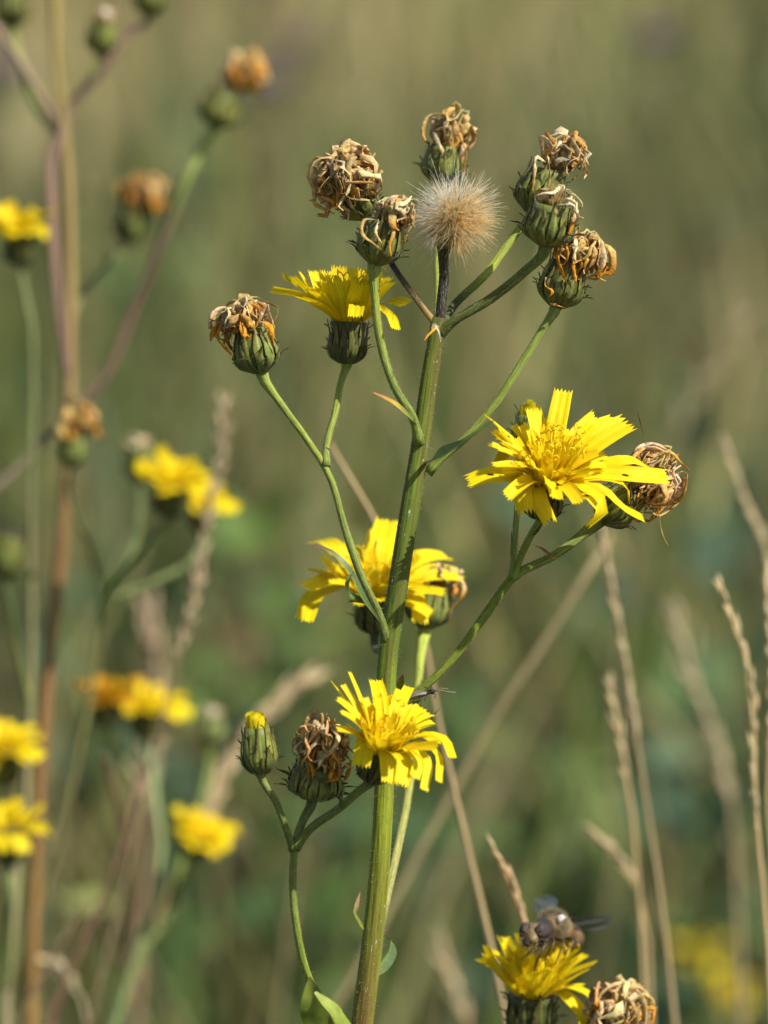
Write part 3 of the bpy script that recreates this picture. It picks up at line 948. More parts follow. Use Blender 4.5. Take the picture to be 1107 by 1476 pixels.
W['g'] = withered(plant, 376, 534, .598, (-.22, .96, .12), 36, 62, mr=43, mh=52, n_each=24, n_core=44, hang=0.95, lean=(-11, 2, 2), orange=.6, width=9, nb=14, flare=1.2, col_in=srgb(134, 142, 66),
                  prof=[(0, .3), (.07, .62), (.2, .95), (.45, 1.0), (.7, .9), (1.0, .66)],
                  extra=[([(345, 468, 20), (318, 464, 25), (310, 474, 24), (303, 492, 20)], 10, [ORG, ORG, ORG, ORG]),
                         ([(345, 466, 25), (322, 466, 30), (314, 488, 30), (326, 502, 28), (336, 514, 26)], 9, [ORG, ORG, ORG, ORG]),
                         ([(370, 462, 25), (388, 470, 34), (392, 490, 36), (396, 508, 30)], 9, [TAN, ORG, ORG, BRN])])
W['h'] = withered(plant, 866, 748, .606, (.72, .66, .05), 36, 62, mr=47, mh=80, n_each=32, n_core=54, hang=1.1, lean=(14, 4, 4), orange=.35, width=8, nb=16, label='brown withered head beside the big flower',
                  extra=[([(940, 662, 20), (966, 652, 20), (984, 668, 18), (993, 678, 14)], 8, [TAN, TAN, ORG, ORG]),
                         ([(935, 660, 30), (928, 690, 38), (922, 712, 38), (918, 728, 36)], 9, [TAN, ORG, ORG, ORG]),
                         ([(934, 650, 5), (926, 620, 3), (922, 604, 0), (919, 594, 0)], 3, [BRN, BRN, BRN])])
W['i'] = withered(plant, 613, 902, .638, (.14, .95, .15), 36, 62, mr=27, mh=40, n_each=9, n_core=14, hang=.9, lean=(14, 0, 0), orange=.45, width=9, nb=14, col_in=srgb(138, 146, 76), flare=.4,
                  extra=[([(640, 842, 20), (664, 836, 24), (670, 850, 24), (660, 868, 22), (645, 884, 22), (655, 902, 18)], 8, [TAN, PALE, ORG, ORG, ORG])])
W['j'] = withered(plant, 452, 1148, .594, (.14, .93, .3), 43, 50, mr=42, mh=78, n_each=26, n_core=56, hang=0.95, lean=(3, 8, 6), orange=.5, width=7.5, nb=17, flare=1.6, pale=.2,
                  extra=[([(450, 1088, 40), (440, 1092, 46), (450, 1108, 50), (452, 1121, 50)], 8, [TAN, TAN, ORG, ORG]),
                         ([(478, 1090, 40), (470, 1100, 48), (478, 1112, 50), (474, 1124, 50)], 9, [TAN, ORG, ORG, ORG]),
                         ([(496, 1085, 30), (506, 1098, 36), (502, 1114, 36), (496, 1126, 34)], 9, [TAN, ORG, ORG, ORG])])

def bud(plant, bpx, bpy_, d, ax, r, h, nb=15, yellow=True, col_in=None, n_tip=16, bracts=True):
    sc = PX * d / FOCUS
    A = A3(*ax); base = P(bpx, bpy_, d)
    head = cup(plant, 'flower_bud', base, A, r * sc, h * sc, nb=nb, col_in=col_in or srgb(136, 150, 62), outer_flare=1.3, bracts=bracts,
               prof=[(0, .42), (.06, .72), (.2, 1.0), (.5, .98), (.8, .88), (1, .78)])
    if yellow:
        X, Y = axes_of(A); ctr = base + A * h * sc
        for k in range(n_tip):
            a = k * 6.283 / n_tip + (.2 if k % 2 else 0)
            o = X * math.cos(a) + Y * math.sin(a)
            p0 = ctr + o * r * sc * .66 - A * h * sc * .3
            petal(head, p0, ctr + o * r * sc * random.uniform(.44, .74) + A * h * sc * random.uniform(.12, .30), A, ctr, r * sc * .5, .95, None, 0, .2, n=6, m=7, col=srgb(232, 214, 24))
        for k in range(8):
            a = k * 2.4; o = X * math.cos(a) + Y * math.sin(a)
            p0 = ctr + o * r * sc * .3 - A * h * sc * .25
            petal(head, p0, p0 + A * h * sc * random.uniform(.48, .6) + o * r * sc * random.uniform(-.1, .1), A, ctr, r * sc * .5, .95, None, 0, .2, n=6, m=7, col=srgb(214, 196, 20))
    return base, A, head

b1 = bud(plant, 376, 1112, .590, (-.10, .98, .12), 25, 66)
b2 = bud(plant, 756, 660, .612, (.12, .97, .1), 22, 62)

# pappus ball
def pappus(plant, bpx, bpy_, d, ax, r, h, R, n_brush, n_hair, cpx, cpy):
    sc = PX * d / FOCUS
    A = A3(*ax); base = P(bpx, bpy_, d)
    head = cup(plant, 'seed_head', base, A, r * sc, h * sc, nb=12, prof=[(0, .4), (.15, .8), (.5, 1), (1, 1.15)], outer_flare=2.0, label='round fluffy seed head with buff and white hairs')
    ctr = base + A * h * sc
    X, Y = axes_of(A)
    mid = P(cpx, cpy, d)
    g = Geo()
    buff, white = srgb(252, 220, 150), srgb(254, 252, 244)
    lean = A3(.55, -.1, .75)
    for b in range(n_brush):
        z = 1 - 1.72 * (b + .5) / n_brush
        a = b * 2.39996
        s = math.sqrt(1 - z * z)
        o = (A * z + (X * math.cos(a) + Y * math.sin(a)) * s).normalized()
        if o.dot(-A) > .75:
            continue
        k_buff = max(0.0, min(1.0, o.dot(lean) * 1.1 + .25))
        o = (o + Vector((random.gauss(0, 1), random.gauss(0, 1), random.gauss(0, 1))) * .18).normalized()
        p0 = mid + o * R * sc * random.uniform(.12, .4); bl = random.uniform(.5, .86)
        bx, by = axes_of(o)
        for q in range(n_hair):
            aa = random.random() * 6.283; sp = math.sqrt(random.random()) * .85
            dr = (o + (bx * math.cos(aa) + by * math.sin(aa)) * sp).normalized()
            l = R * sc * bl * random.uniform(.6, 1.0)
            wob = Vector((random.gauss(0, 1), random.gauss(0, 1), random.gauss(0, 1))) * l * .12
            p1, p2 = p0 + dr * l * .5 + wob, p0 + dr * l + wob * 1.6 + DOWN * l * .05
            c = jit(mixc(white, buff, max(0, min(1, k_buff + random.uniform(-.25, .25)))), .12)
            rr = random.uniform(.000016, .00003)
            tube(g, [p0, p1, p2], [rr * .7, rr, rr * .6], [mixc(c, white, .3), c, mixc(c, white, .45)], 4, 3)
    build('pappus_hairs', g, M['pappus'], head, origin=ctr, kind='stuff')
    g = Geo()
    for b in range(14):
        a = b * 2.4; z = random.uniform(-.2, .8); s = math.sqrt(1 - z * z)
        o = (A * z + (X * math.cos(a) + Y * math.sin(a)) * s).normalized()
        tube(g, [ctr + o * r * sc * .2, ctr.lerp(mid, .7) + o * R * sc * .12, mid + o * R * sc * .2], [.0001, .0002, .0001], [TAN, BRN, TAN], 5, 5)
    build('achenes', g, M['withered'], head, origin=ctr, kind='stuff')
    return base, A, head
pap = pappus(plant, 640, 356, .598, (.10, .92, .35), 17, 22, 76, 52, 46, 652, 316)

# small buff tuft on head e
gt = Geo()
for k in range(420):
    a = random.random() * 6.283; rr = random.random() ** .5
    X, Y = axes_of(W['e'][1]); o = X * math.cos(a) + Y * math.sin(a)
    p0 = W['e'][0] + W['e'][1] * 54 * PX + o * rr * 15 * PX
    l = random.uniform(14, 30) * (1.25 - .7 * rr * rr) * PX
    p1 = p0 + (W['e'][1] + o * rr * .25).normalized() * l
    c = jit(srgb(206, 186, 132), .15)
    tube(gt, [p0, p0.lerp(p1, .5), p1], [.00005, .00004, .00003], [c, c], 3, 3)
build('pappus_tuft', gt, M['pappus'], W['e'][2], kind='stuff')

# stalks
GB = [G_BR, srgb(136, 146, 52), srgb(130, 142, 58)]
stalk(plant, [(634, 478), (636, 440), (640, 400)], pap, 15, [BLACKISH, srgb(58, 50, 46), srgb(60, 54, 44)], mat='branch')
stalk(plant, [(630, 478, .603), (630, 430, .607), (630, 370, .612), (632, 300, .619)], W['c'], 7, [srgb(144, 156, 56)] * 2)
stalk(plant, [(634, 474), (616, 452), (592, 420), (566, 382, .604), (548, 348, .606)], W['a'], 9, [mixc(TAN, BLACKISH, .4), BLACKISH, srgb(62, 52, 46)], swell=1.6)
stalk(plant, [(604, 640, .599), (597, 606, .598), (570, 560, .597), (548, 490, .597), (540, 420, .597)], W['b'], 12, [G_MAIN] + GB, w_end=12.5, swell=1.9)
stalk(plant, [(634, 476), (650, 446, .602), (700, 396, .604), (746, 334, .606)], W['d'], 12, [mixc(G_MAIN, BLACKISH, .6), G_DARK, srgb(154, 166, 58), srgb(150, 162, 64), G_BR], swell=1.7)
stalk(plant, [(632, 482), (652, 464, .599), (705, 432, .598), (755, 392, .597)], W['e'], 14, [mixc(G_MAIN, BLACKISH, .5), srgb(82, 88, 34), srgb(100, 108, 46), srgb(98, 112, 52)], swell=1.7)
stalk(plant, [(616, 682), (632, 664), (664, 638), (715, 580), (760, 510), (785, 470)], W['f'], 11, [G_MAIN, srgb(130, 146, 56), srgb(140, 156, 64), srgb(134, 148, 68)], swell=1.8)
stalk(plant, [(560, 935), (548, 890, .598), (524, 838, .596), (498, 764, .596), (474, 684, .597), (440, 630, .598), (402, 578, .598)], W['g'], 12, [srgb(94, 104, 44)] + GB, w_end=10, swell=2.0)
stalk(plant, [(470, 672, .597), (470, 650, .598), (484, 592, .601), (495, 540, .604)], f2, 10, GB, swell=2.0)
stalk(plant, [(558, 985, .602), (552, 940, .618)], f3, 12, [srgb(94, 104, 44), G_DARK])
stalk(plant, [(532, 1400, .600), (545, 1345, .604), (560, 1280, .61), (590, 1130, .622), (602, 990, .63), (608, 930, .636)], W['i'], 13, [srgb(128, 128, 62), srgb(150, 146, 82), srgb(154, 160, 62), srgb(162, 174, 70)], swell=1.8)
stalk(plant, [(557, 1030, .602), (600, 1000, .602), (650, 952, .602), (704, 880, .602), (742, 830, .602), (800, 800, .603), (840, 770, .605)], W['h'], 12, [srgb(104, 116, 26), srgb(116, 128, 30), srgb(112, 126, 44), srgb(104, 116, 48)], w_end=13, swell=1.8)
stalk(plant, [(738, 834, .602), (748, 808, .601), (766, 770, .598)], f1, 11, [srgb(108, 122, 44), srgb(124, 138, 56)], swell=1.9)
stalk(plant, [(738, 834, .602), (741, 800, .605), (745, 740, .61), (750, 690, .612)], b2, 9, [srgb(120, 132, 46), srgb(128, 142, 60)], swell=1.8)
stalk(plant, [(516, 1560, .600), (480, 1470, .597), (447, 1415, .594), (428, 1340, .592), (422, 1260, .592), (428, 1206, .592), (436, 1184, .592)], W['j'], 12, [srgb(110, 96, 52), srgb(128, 132, 40), srgb(116, 130, 44), srgb(102, 112, 46), srgb(98, 108, 44)], w_end=11, swell=1.6)
stalk(plant, [(423, 1225, .592), (414, 1200, .591), (398, 1156, .590)], b1, 10, [srgb(100, 110, 44), srgb(108, 116, 52)], swell=2.4)
stalk(plant, [(425, 1222, .592), (446, 1196, .591), (490, 1164, .589), (520, 1138, .588)], f4, 12, [srgb(98, 108, 44), srgb(96, 106, 46)], swell=1.9)

CAMN = -Fw
# bracts and leaves of the stem
leaf(plant, [P(600, 612, .598), P(580, 592, .595), P(560, 577, .593), P(537, 565, .592)], 11 * PX, [srgb(110, 128, 60), srgb(130, 140, 60), srgb(196, 160, 66), srgb(190, 96, 60)], A3(.3, .6, .7), 'bract', .4)
leaf(plant, [P(616, 668, .600), P(640, 655, .592), P(672, 636, .588), P(712, 608, .587)], 24 * PX, [srgb(92, 112, 46), srgb(84, 106, 56), srgb(92, 118, 62), srgb(100, 120, 66)], A3(-.5, .7, .55), 'leaf', .45, wavy=.12)
leaf(plant, [P(548, 898, .597), P(520, 860, .592), P(500, 820, .590), P(480, 798, .590), P(453, 785, .592)], 16 * PX, [G_DARK, srgb(92, 110, 62), srgb(98, 116, 70), srgb(104, 120, 76), srgb(130, 80, 80)], A3(.5, .6, .6), 'leaf', .5)
leaf(plant, [P(527, 870, .594), P(505, 858, .590), P(503, 838, .589), P(510, 822, .590)], 15 * PX, [G_DARK, srgb(92, 112, 60), srgb(104, 124, 68), srgb(96, 116, 60)], A3(-.6, .5, .6), 'bract', .5)
leaf(plant, [P(560, 1010, .606), P(566, 1000, .606), P(575, 984, .605), P(581, 972, .604)], 18 * PX, [srgb(120, 132, 40), srgb(138, 142, 36), srgb(140, 140, 36), srgb(190, 90, 40)], A3(.4, .5, .7), 'bract', .25)
leaf(plant, [P(560, 1075, .606), P(596, 1058, .604), P(616, 1042, .602), P(636, 1018, .600)], 7 * PX, [G_DARK, srgb(60, 58, 44), srgb(54, 48, 42), srgb(70, 60, 54)], A3(-.4, .6, .6), 'bract', .3)
leaf(plant, [P(524, 1338, .597), P(514, 1325, .592), P(512, 1314, .590), P(519, 1286, .590)], 13 * PX, [srgb(130, 140, 56), srgb(150, 158, 70), srgb(150, 152, 76), srgb(196, 140, 130)], A3(.5, .4, .7), 'bract', .3)
leaf(plant, [P(536, 1405, .603), P(552, 1385, .606), P(562, 1368, .608), P(550, 1345, .612)], 24 * PX, [srgb(110, 120, 52), srgb(82, 104, 56), srgb(86, 108, 60), srgb(120, 124, 70)], A3(.8, .2, .5), 'leaf', .6)
leaf(plant, [P(500, 1530, .598), P(470, 1480, .592), P(455, 1445, .590), P(446, 1408, .590)], 64 * PX, [srgb(110, 130, 44), srgb(116, 138, 48), srgb(128, 146, 54), srgb(140, 146, 60)], A3(-.5, .5, .7), 'leaf', .35)
leaf(plant, [P(520, 1560, .598), P(505, 1500, .590), P(480, 1458, .586), P(454, 1430, .586)], 58 * PX, [srgb(126, 146, 50), srgb(138, 158, 58), srgb(144, 162, 64), srgb(150, 160, 70)], A3(.45, .75, .5), 'leaf', .3)
leaf(plant, [P(632, 470, .598), P(618, 482, .594), P(611, 492, .592)], 4 * PX, [TAN, ORG, BRN], CAMN, 'bract', .3)
leaf(plant, [P(622, 474, .596), P(630, 472, .590), P(634, 482, .589), P(635, 492, .589)], 4 * PX, [TAN, PALE, PALE], CAMN, 'bract', .3)
leaf(plant, [P(494, 1166, .588), P(491, 1155, .586), P(494, 1144, .585), P(498, 1132, .585)], 5 * PX, [G_DARK, srgb(86, 96, 56), srgb(86, 96, 56)], CAMN, 'bract', .3)
leaf(plant, [P(800, 805, .600), P(788, 796, .598), P(780, 790, .597), P(768, 786, .596)], 4 * PX, [BRN, srgb(96, 70, 56), BRN], CAMN, 'bract', .3)
leaf(plant, [P(741, 822, .601), P(738, 800, .600), P(738, 778, .599), P(737, 764, .599)], 5 * PX, [G_BR, srgb(112, 126, 66), G_DARK], CAMN, 'bract', .3)
leaf(plant, [P(768, 772, .597), P(778, 760, .594), P(783, 752, .593)], 5 * PX, [G_DARK, srgb(60, 52, 42)], CAMN, 'bract', .3)

# short pale hairs on the stems
gh = Geo()
path = spline(main_pts[:11], 120); fr = frames(path)
for k in range(1500):
    i = random.randrange(2, 118)
    a = random.random() * 6.283
    p = path[i].lerp(path[i + 1], random.random())
    rr = lerp_list([w * PX for w in w_main[:11]], i / 119) * .98
    o = fr[i][1] * math.cos(a) + fr[i][2] * math.sin(a)
    l = random.uniform(.00015, .0005)
    tube(gh, [p + o * rr, p + o * (rr + l) + Vector((random.gauss(0, 1), 0, random.gauss(0, 1))) * l * .4], [.00003, .000012], [srgb(200, 205, 180)] * 2, 2, 3)
build('stem_hairs', gh, M['pappus'], main_stem, kind='stuff')

# tiny dark insects on the petals of the big flower
fl = [o for o in f1[2].children if o.name.startswith('floret')]
for idx, row in ((4, 6), (5, 6), (1, 5), (17, 6), (10, 5), (8, 4)):
    me = fl[idx].data
    w0 = ORIGIN[fl[idx]] + me.vertices[row * 11 + 5].co
    w1 = ORIGIN[fl[idx]] + me.vertices[(row + 1) * 11 + 6].co
    dr = (w1 - w0).normalized(); nn_ = me.vertices[row * 11 + 5].normal
    nn_ = nn_ if nn_.dot(CAMN + Vector((0, 0, .6))) > 0 else -nn_
    q = w0 + nn_ * .00012
    g = Geo(); tube(g, [q, q + dr * .0002, q + dr * .00045, q + dr * .00075, q + dr * .00095], [.00005, .00011, .00009, .00012, .00003], [srgb(52, 34, 18), srgb(30, 22, 14), srgb(40, 26, 14)], 12, 8)
    o = build('thrips', g, M['fly_body'], None, origin=q)
    tag(o, 'tiny dark slender insect, a mere speck on a petal of the big open flower', 'insect', 'specks of insects on the big flower')
    g = Geo(); tube(g, [q + dr * .0009, q + dr * .0012 + nn_ * .00008], [.00002, .00002], [srgb(30, 22, 14)] * 2, 3, 4)
    build('antenna', g, M['fly_body'], o)

# ------------------------------------------------------------------ a dry floret hanging on a thread
g = Geo()
hang = [P(946, 716, .604), P(948, 742, .604), P(950, 765, .603), P(958, 776, .603), P(964, 788, .603)]
strip(g, [hang[0], P(947, 724, .604), P(949, 738, .603), P(952, 760, .603), P(957, 776, .603), P(964, 788, .603)], 7 * PX, [BRN, ORG, TAN, PALE, TAN], 16)
ob = build('dangling_floret', g, M['withered'], None, origin=hang[0])
g2 = Geo(); tube(g2, [P(940, 668, .6035), P(945, 700, .604), P(946.5, 720, .604)], [.00002, .00002], [(.6, .6, .6)] * 2, 6, 4)
build('spider_thread', g2, M['pappus'], ob)
tag(ob, 'single dry orange floret dangling on a thread below the brown withered head', 'dry floret')

# ------------------------------------------------------------------ second hawkweed, lower right, with the fly
D5 = .633
p2base = P(765, 1476, D5)
plant2 = empty('hawkweed_plant', (p2base.x + .01, p2base.y, 0))
tag(plant2, 'hawkweed with the fly on its yellow flower and a brown withered head alongside', 'wildflower')
f5 = flower(plant2, 765, 1484, D5, (.02, .97, .2), 34, 54, [
    (690, 1380, 110, 1, 20, {'via': [(728, 1412, 12)], 'tw': .7}), (700, 1362, 112, 1, 18, {'tw': .5}), (717, 1348, 112, -1, 14, {'tw': .8}), (722, 1398, 80, -1, 16, {}),
    (735, 1382, 84, -1, 20, {}), (750, 1375, 84, -1, 20, {}), (765, 1370, 80, -1, 18, {}), (782, 1365, 84, -1, 18, {}), (800, 1362, 84, -1, 18, {}),
    (822, 1372, 95, -1, 18, {'rise': .7}), (845, 1374, 104, -1, 22, {}), (858, 1386, 110, 1, 20, {'via': [(815, 1408, 10)]}), (848, 1396, 104, 1, 16, {}),
    (840, 1418, 90, 1, 22, {}), (863, 1442, 112, 1, 24, {'via': [(810, 1424, 22), (840, 1428, 26)]}), (848, 1482, 120, 1, 26, {'via': [(800, 1430, 30), (830, 1450, 40)]}),
    (735, 1415, 80, 1, 24, {}), (755, 1405, 74, 1, 26, {}), (775, 1400, 74, 1, 26, {}), (795, 1402, 78, 1, 26, {}), (815, 1410, 84, 1, 26, {}), (745, 1425, 74, 1, 24, {}), (790, 1422, 74, 1, 26, {}),
], n_in=30, in_len=(62, 84), in_tilt=(5, 42), in_w=(13, 20), nstyle=14, style_len=66, nb=14)
w11 = withered(plant2, 868, 1520, .626, (.25, .95, .2), 40, 50, mr=48, mh=72, n_each=28, n_core=50, hang=.9, lean=(8, 4, 0), orange=.6, width=9, nb=14,
               extra=[([(915, 1440, 20), (930, 1452, 24), (945, 1455, 22), (946, 1462, 20)], 8, [TAN, ORG, ORG, ORG])])
stem2 = [P(778, 1700, .612)]
g = Geo(); st = [f5[0] + f5[1] * .0003, P(768, 1520, D5), P(776, 1640, D5), P(780, 1760, D5)] + to_ground(P(780, 1760, D5), .004, .0)
tube(g, st, [.0009, .0007, .0008, .001, .0015, .0018], [G_BR, G_MAIN, srgb(120, 110, 50)], 40, 14, .03, 5)
build('stem', g, M['stem'], plant2, origin=st[-1])
g = Geo(); st = [w11[0] + w11[1] * .0003, P(864, 1560, .627), P(830, 1680, .63), P(781, 1790, D5)]
tube(g, st, [.0009, .0006, .0007], [G_BR, G_MAIN], 24, 10, .03, 5)
build('branch', g, M['branch'], plant2, origin=st[-1])

# ------------------------------------------------------------------ the fly
def fly():
    P = lambda a, b, c: globals()['P'](a, b, c + .019)
    root = empty('hoverfly', P(782, 1386, .611))
    tag(root, 'furry brown fly with smoky wings feeding on a yellow flower', 'fly')
    hd, th, ab = P(771, 1349, .604), P(794, 1333, .610), P(822, 1350, .619)
    tail = P(836, 1358, .623)
    # one continuous body: head, neck, thorax, waist, abdomen
    keys = [(a_, b_ * .92) for a_, b_ in [(P(766, 1356, .6015), .0004), (P(768, 1353, .6025), .00165), (hd, .0021), (P(776, 1345, .6052), .0019), (P(779, 1342, .606), .0011), (P(784, 1338, .6072), .0019), (th, .0025), (P(802, 1336, .6125), .0024), (P(808, 1341, .6145), .0016), (P(813, 1344, .616), .0021), (ab, .0021), (P(829, 1354, .621), .0016), (tail, .0004)]]
    g = Geo()
    tan_f, dk = srgb(112, 100, 78), srgb(50, 40, 34)
    cols = [srgb(120, 100, 66), srgb(150, 128, 84), dk, dk, srgb(120, 96, 60), tan_f, srgb(140, 114, 70), srgb(116, 90, 56), srgb(90, 64, 40), srgb(124, 98, 68), srgb(102, 78, 54), srgb(52, 44, 36), srgb(40, 30, 24)]
    tube(g, [k[0] for k in keys], [k[1] for k in keys], cols, 44, 20, 0)
    body = build('body', g, M['fly_body'], root, origin=th)
    # eyes
    bd = (th - hd).normalized()
    side = bd.cross(Up).normalized()
    if side.dot(Rt) < 0:
        side = -side
    for s in (-1, 1):
        c = hd + side * (.00125 * s) - bd * .0002 + Up * .0002
        g = Geo(); ns, nr = 14, 9
        ex, ey, ez = side * .00105, (Up * .95 - bd * .3).normalized() * .0020, bd * .0015
        for i in range(nr):
            ph = math.pi * i / (nr - 1)
            for k in range(ns):
                a = 2 * math.pi * k / ns
                g.v.append(c + ey * math.cos(ph) + (ex * math.cos(a) * (1.0 - .1 * math.cos(ph)) + ez * math.sin(a)) * math.sin(ph))
                g.c.append(mixc(srgb(38, 28, 26), srgb(74, 64, 66), .5 + .5 * math.sin(ph * 3))); g.t.append((0, 0, 0))
        for i in range(nr - 1):
            for k in range(ns):
                a, b = i * ns + k, i * ns + (k + 1) % ns
                g.f.append((a, b, b + ns, a + ns))
        build('eye', g, M['fly_eye'], root, origin=c)
        # antennae
        g = Geo(); a0 = hd - bd * .0016 + side * s * .0003 + Up * .0004
        tube(g, [a0, a0 - bd * .0006 - Up * .0002 + side * s * .0002, a0 - bd * .0008 - Up * .0009 + side * s * .0003], [.00012, .0002, .00012], [dk, dk], 6, 6)
        build('antenna', g, M['fly_body'], root, origin=a0)
    # wings with veins
    def wing(rootp, tip, wdir, wid):
        g = Geo(); n, m = 14, 9
        for i in range(n):
            t = i / (n - 1)
            w = wid * (.22 + 1.15 * math.sin(math.pi * min(1, t * .93 + .02)) ** .75 * (.55 + .45 * t)) * (1 if t < .96 else .55)
            for k in range(m):
                s = k / (m - 1)
                g.v.append(rootp.lerp(tip, t) + wdir * (w * (s - .22)) + wdir.cross(tip - rootp).normalized() * (.00018 * math.sin(s * 9 + t * 6)))
                g.c.append(srgb(58, 58, 62) if k in (0, 1) else srgb(96, 98, 102)); g.t.append((s, t, 0))
        for i in range(n - 1):
            for k in range(m - 1):
                a = i * m + k
                g.f.append((a, a + 1, a + m + 1, a + m))
        o = build('wing', g, M['wing'], root, origin=rootp)
        gv = Geo()
        for s in (.02, .22, .42, .66):
            pts = []
            for t in (0, .3, .6, .92):
                w = wid * (.22 + 1.15 * math.sin(math.pi * min(1, t * .93 + .02)) ** .75 * (.55 + .45 * t))
                pts.append(rootp.lerp(tip, t) + wdir * (w * (s - .22) * (1 if t else .5)))
            tube(gv, pts, [.00007, .00004], [srgb(50, 40, 34)] * 2, 8, 4)
        build('veins', gv, M['fly_body'], o)
    wing(P(806, 1326, .610), P(882, 1325, .622), (-Up * .62 - Fw * -.78).normalized(), .0034)
    wing(P(784, 1324, .610), P(772, 1296, .626), (Rt * .75 + Up * .25 + Fw * .3).normalized(), .0036)
    # legs: femur, tibia, tarsus
    legs = [((780, 1348, .606), (770, 1366, .602), (762, 1374, .603), (750, 1384, .604)),
            ((784, 1350, .605), (782, 1370, .600), (774, 1384, .601), (770, 1398, .602)),
            ((792, 1352, .607), (796, 1364, .601), (788, 1376, .602), (786, 1392, .604)),
            ((800, 1352, .609), (812, 1362, .606), (806, 1376, .606), (800, 1390, .606)),
            ((806, 1352, .612), (826, 1356, .610), (818, 1370, .609), (812, 1384, .610)),
            ((806, 1350, .615), (832, 1358, .614), (828, 1368, .614), (818, 1380, .616))]
    for L_ in legs:
        g = Geo()
        tube(g, [P(*q) for q in L_], [.00022, .00028, .00016, .00014, .00008], [dk, dk, srgb(120, 100, 64), dk], 14, 7, sm=True)
        build('leg', g, M['fly_body'], root, origin=P(*L_[0]))
    # white squama at the wing root
    g = Geo(); c = P(806, 1325, .6085)
    leaf_pts = [c, c + Rt * .0005 + Up * .0003, c + Rt * .001 + Up * .0002]
    bract_strip(g, leaf_pts, .0012, [(.8, .8, .78)] * 3, .15, A3(0, .5, .8))
    build('squama', g, M['fly_hair'], root, origin=c)
    # fur
    g = Geo()
    for k in range(1500):
        o = Vector((random.gauss(0, 1), random.gauss(0, 1), random.gauss(0, 1))).normalized()
        if random.random() < .75:
            c, r0, col = th.lerp(P(800, 1335, .612), random.random() * .6), .0021, srgb(150, 134, 102)
        else:
            c, r0, col = P(769, 1354, .603), .0017, srgb(170, 152, 112)
        p = c + o * r0
        l = random.uniform(.0004, .0009)
        tube(g, [p, p + o * l * .6 + DOWN * l * .08, p + o * l + bd * l * .5], [.00003, .000025, .000012], [jit(col, .15)] * 2, 3, 3)
    build('fur', g, M['fly_hair'], root, origin=th, kind='stuff')
fly()

# ------------------------------------------------------------------ slender grey bug on the lower flower
def bug():
    root = empty('plant_bug', P(594, 1006, .594))
    tag(root, 'tiny slender grey bug with long pale antennae on the lower yellow flower', 'bug')
    g = Geo()
    grey, dk = srgb(120, 112, 100), srgb(48, 40, 34)
    tube(g, [P(584, 1010, .594), P(590, 1006, .594), P(600, 1002, .594), P(612, 1000, .594), P(617, 998, .594), P(621, 997, .594), P(625, 996, .594), P(628, 996, .594)],
         [.0002, .00042, .0005, .00045, .0004, .0003, .00035, .0002], [grey, grey, mixc(grey, dk, .4), dk, dk], 24, 10)
    b = build('body', g, M['fly_body'], root, origin=P(600, 1002, .594))
    for s in (0, 1):
        g = Geo(); bract_strip(g, [P(614, 998, .5936 + .0004 * s), P(600, 1000 - s, .5932 + .0008 * s), P(584, 1009, .5936 + .0006 * s)], 9 * PX, [mixc(grey, dk, .4), grey, srgb(150, 142, 128)], .2, A3(0, .7, .7))
        build('wing', g, M['fly_body'], root)
        g = Geo(); tube(g, [P(627, 996, .594), P(636, 995 - 3 * s, .5935), P(645, 997 - 4 * s, .593), P(657 - 14 * s, 998 - 6 * s, .593)], [.00007, .00005], [srgb(150, 146, 120)] * 2, 8, 4)
        build('antenna', g, M['fly_body'], root)
    for (x0, x1, y1, x2, y2, dd) in ((616, 614, 1006, 611, 1010, .5932), (620, 622, 990, 626, 996, .5935), (612, 606, 1010, 601, 1013, .5932), (618, 616, 992, 610, 990, .5945), (622, 628, 1001, 626, 1007, .5933), (608, 600, 1012, 595, 1014, .5945)):
        g = Geo(); tube(g, [P(x0, 1000, .594), P(x1, y1, dd), P(x2, y2, dd)], [.00009, .00006], [dk] * 2, 6, 4)
        build('leg', g, M['fly_body'], root)
bug()

# ------------------------------------------------------------------ hawkweeds behind on the left, out of focus
def tie(p, dx=0, dy=0):
    return to_ground(p, dx, dy)

def bg_plant(foot_px, label, group=None, d=.69, dx=0, dy=0):
    p = P(foot_px[0], foot_px[1], d)
    root = empty('hawkweed_plant', (p.x + dx, p.y + dy, 0))
    tag(root, label, 'wildflower', group)
    return root

def bg_stem(root, pts, w, cols, d, ground=None, name='stem', mat='dry_stem', n=50, end=None):
    pp = [P(q[0], q[1], q[2] if len(q) > 2 else d) for q in pts]
    ws = [x * (.84 if name == 'stem' else .76) for x in (w if isinstance(w, (list, tuple)) else [w, w])]
    radii = [x * PX * .5 * d / FOCUS for x in ws]
    if ground is not None:
        pp += to_ground(pp[-1], ground[0] or follow(pp), ground[1])
    if end is not None:
        pp = [end[0] + end[1] * .0003, end[0] - end[1] * .0008] + pp
    g = Geo(); tube(g, pp, radii, cols, n, 12, .02, 5)
    return build(name, g, M[mat], root, origin=pp[-1])

def bgf(root, x, y, d, ax, n=16, tilt=(55, 95), nin=10, r=27, h=50, ol=(30, 48), col=YEL):
    return flower(root, x, y, d, ax, r, h, [], n_in=nin, in_len=(30, 48), in_w=(14, 22), nstyle=0, outer=n, outer_len=ol, outer_tilt=tilt, outer_w=(22, 30), nb=10, lod=.5, col=col)

def bgw(root, x, y, d, ax, r=32, h=56, mr=36, mh=54, n=9, core=30, orange=.8, lean=(4, 4, 0), pale=.1, **k):
    r *= .88; h *= .92
    return withered(root, x, y, d, ax, r, h, mr=mr, mh=mh, n_each=n, n_core=core, hang=.6, lean=lean, orange=orange, width=11, nb=10, pale=pale, **k)

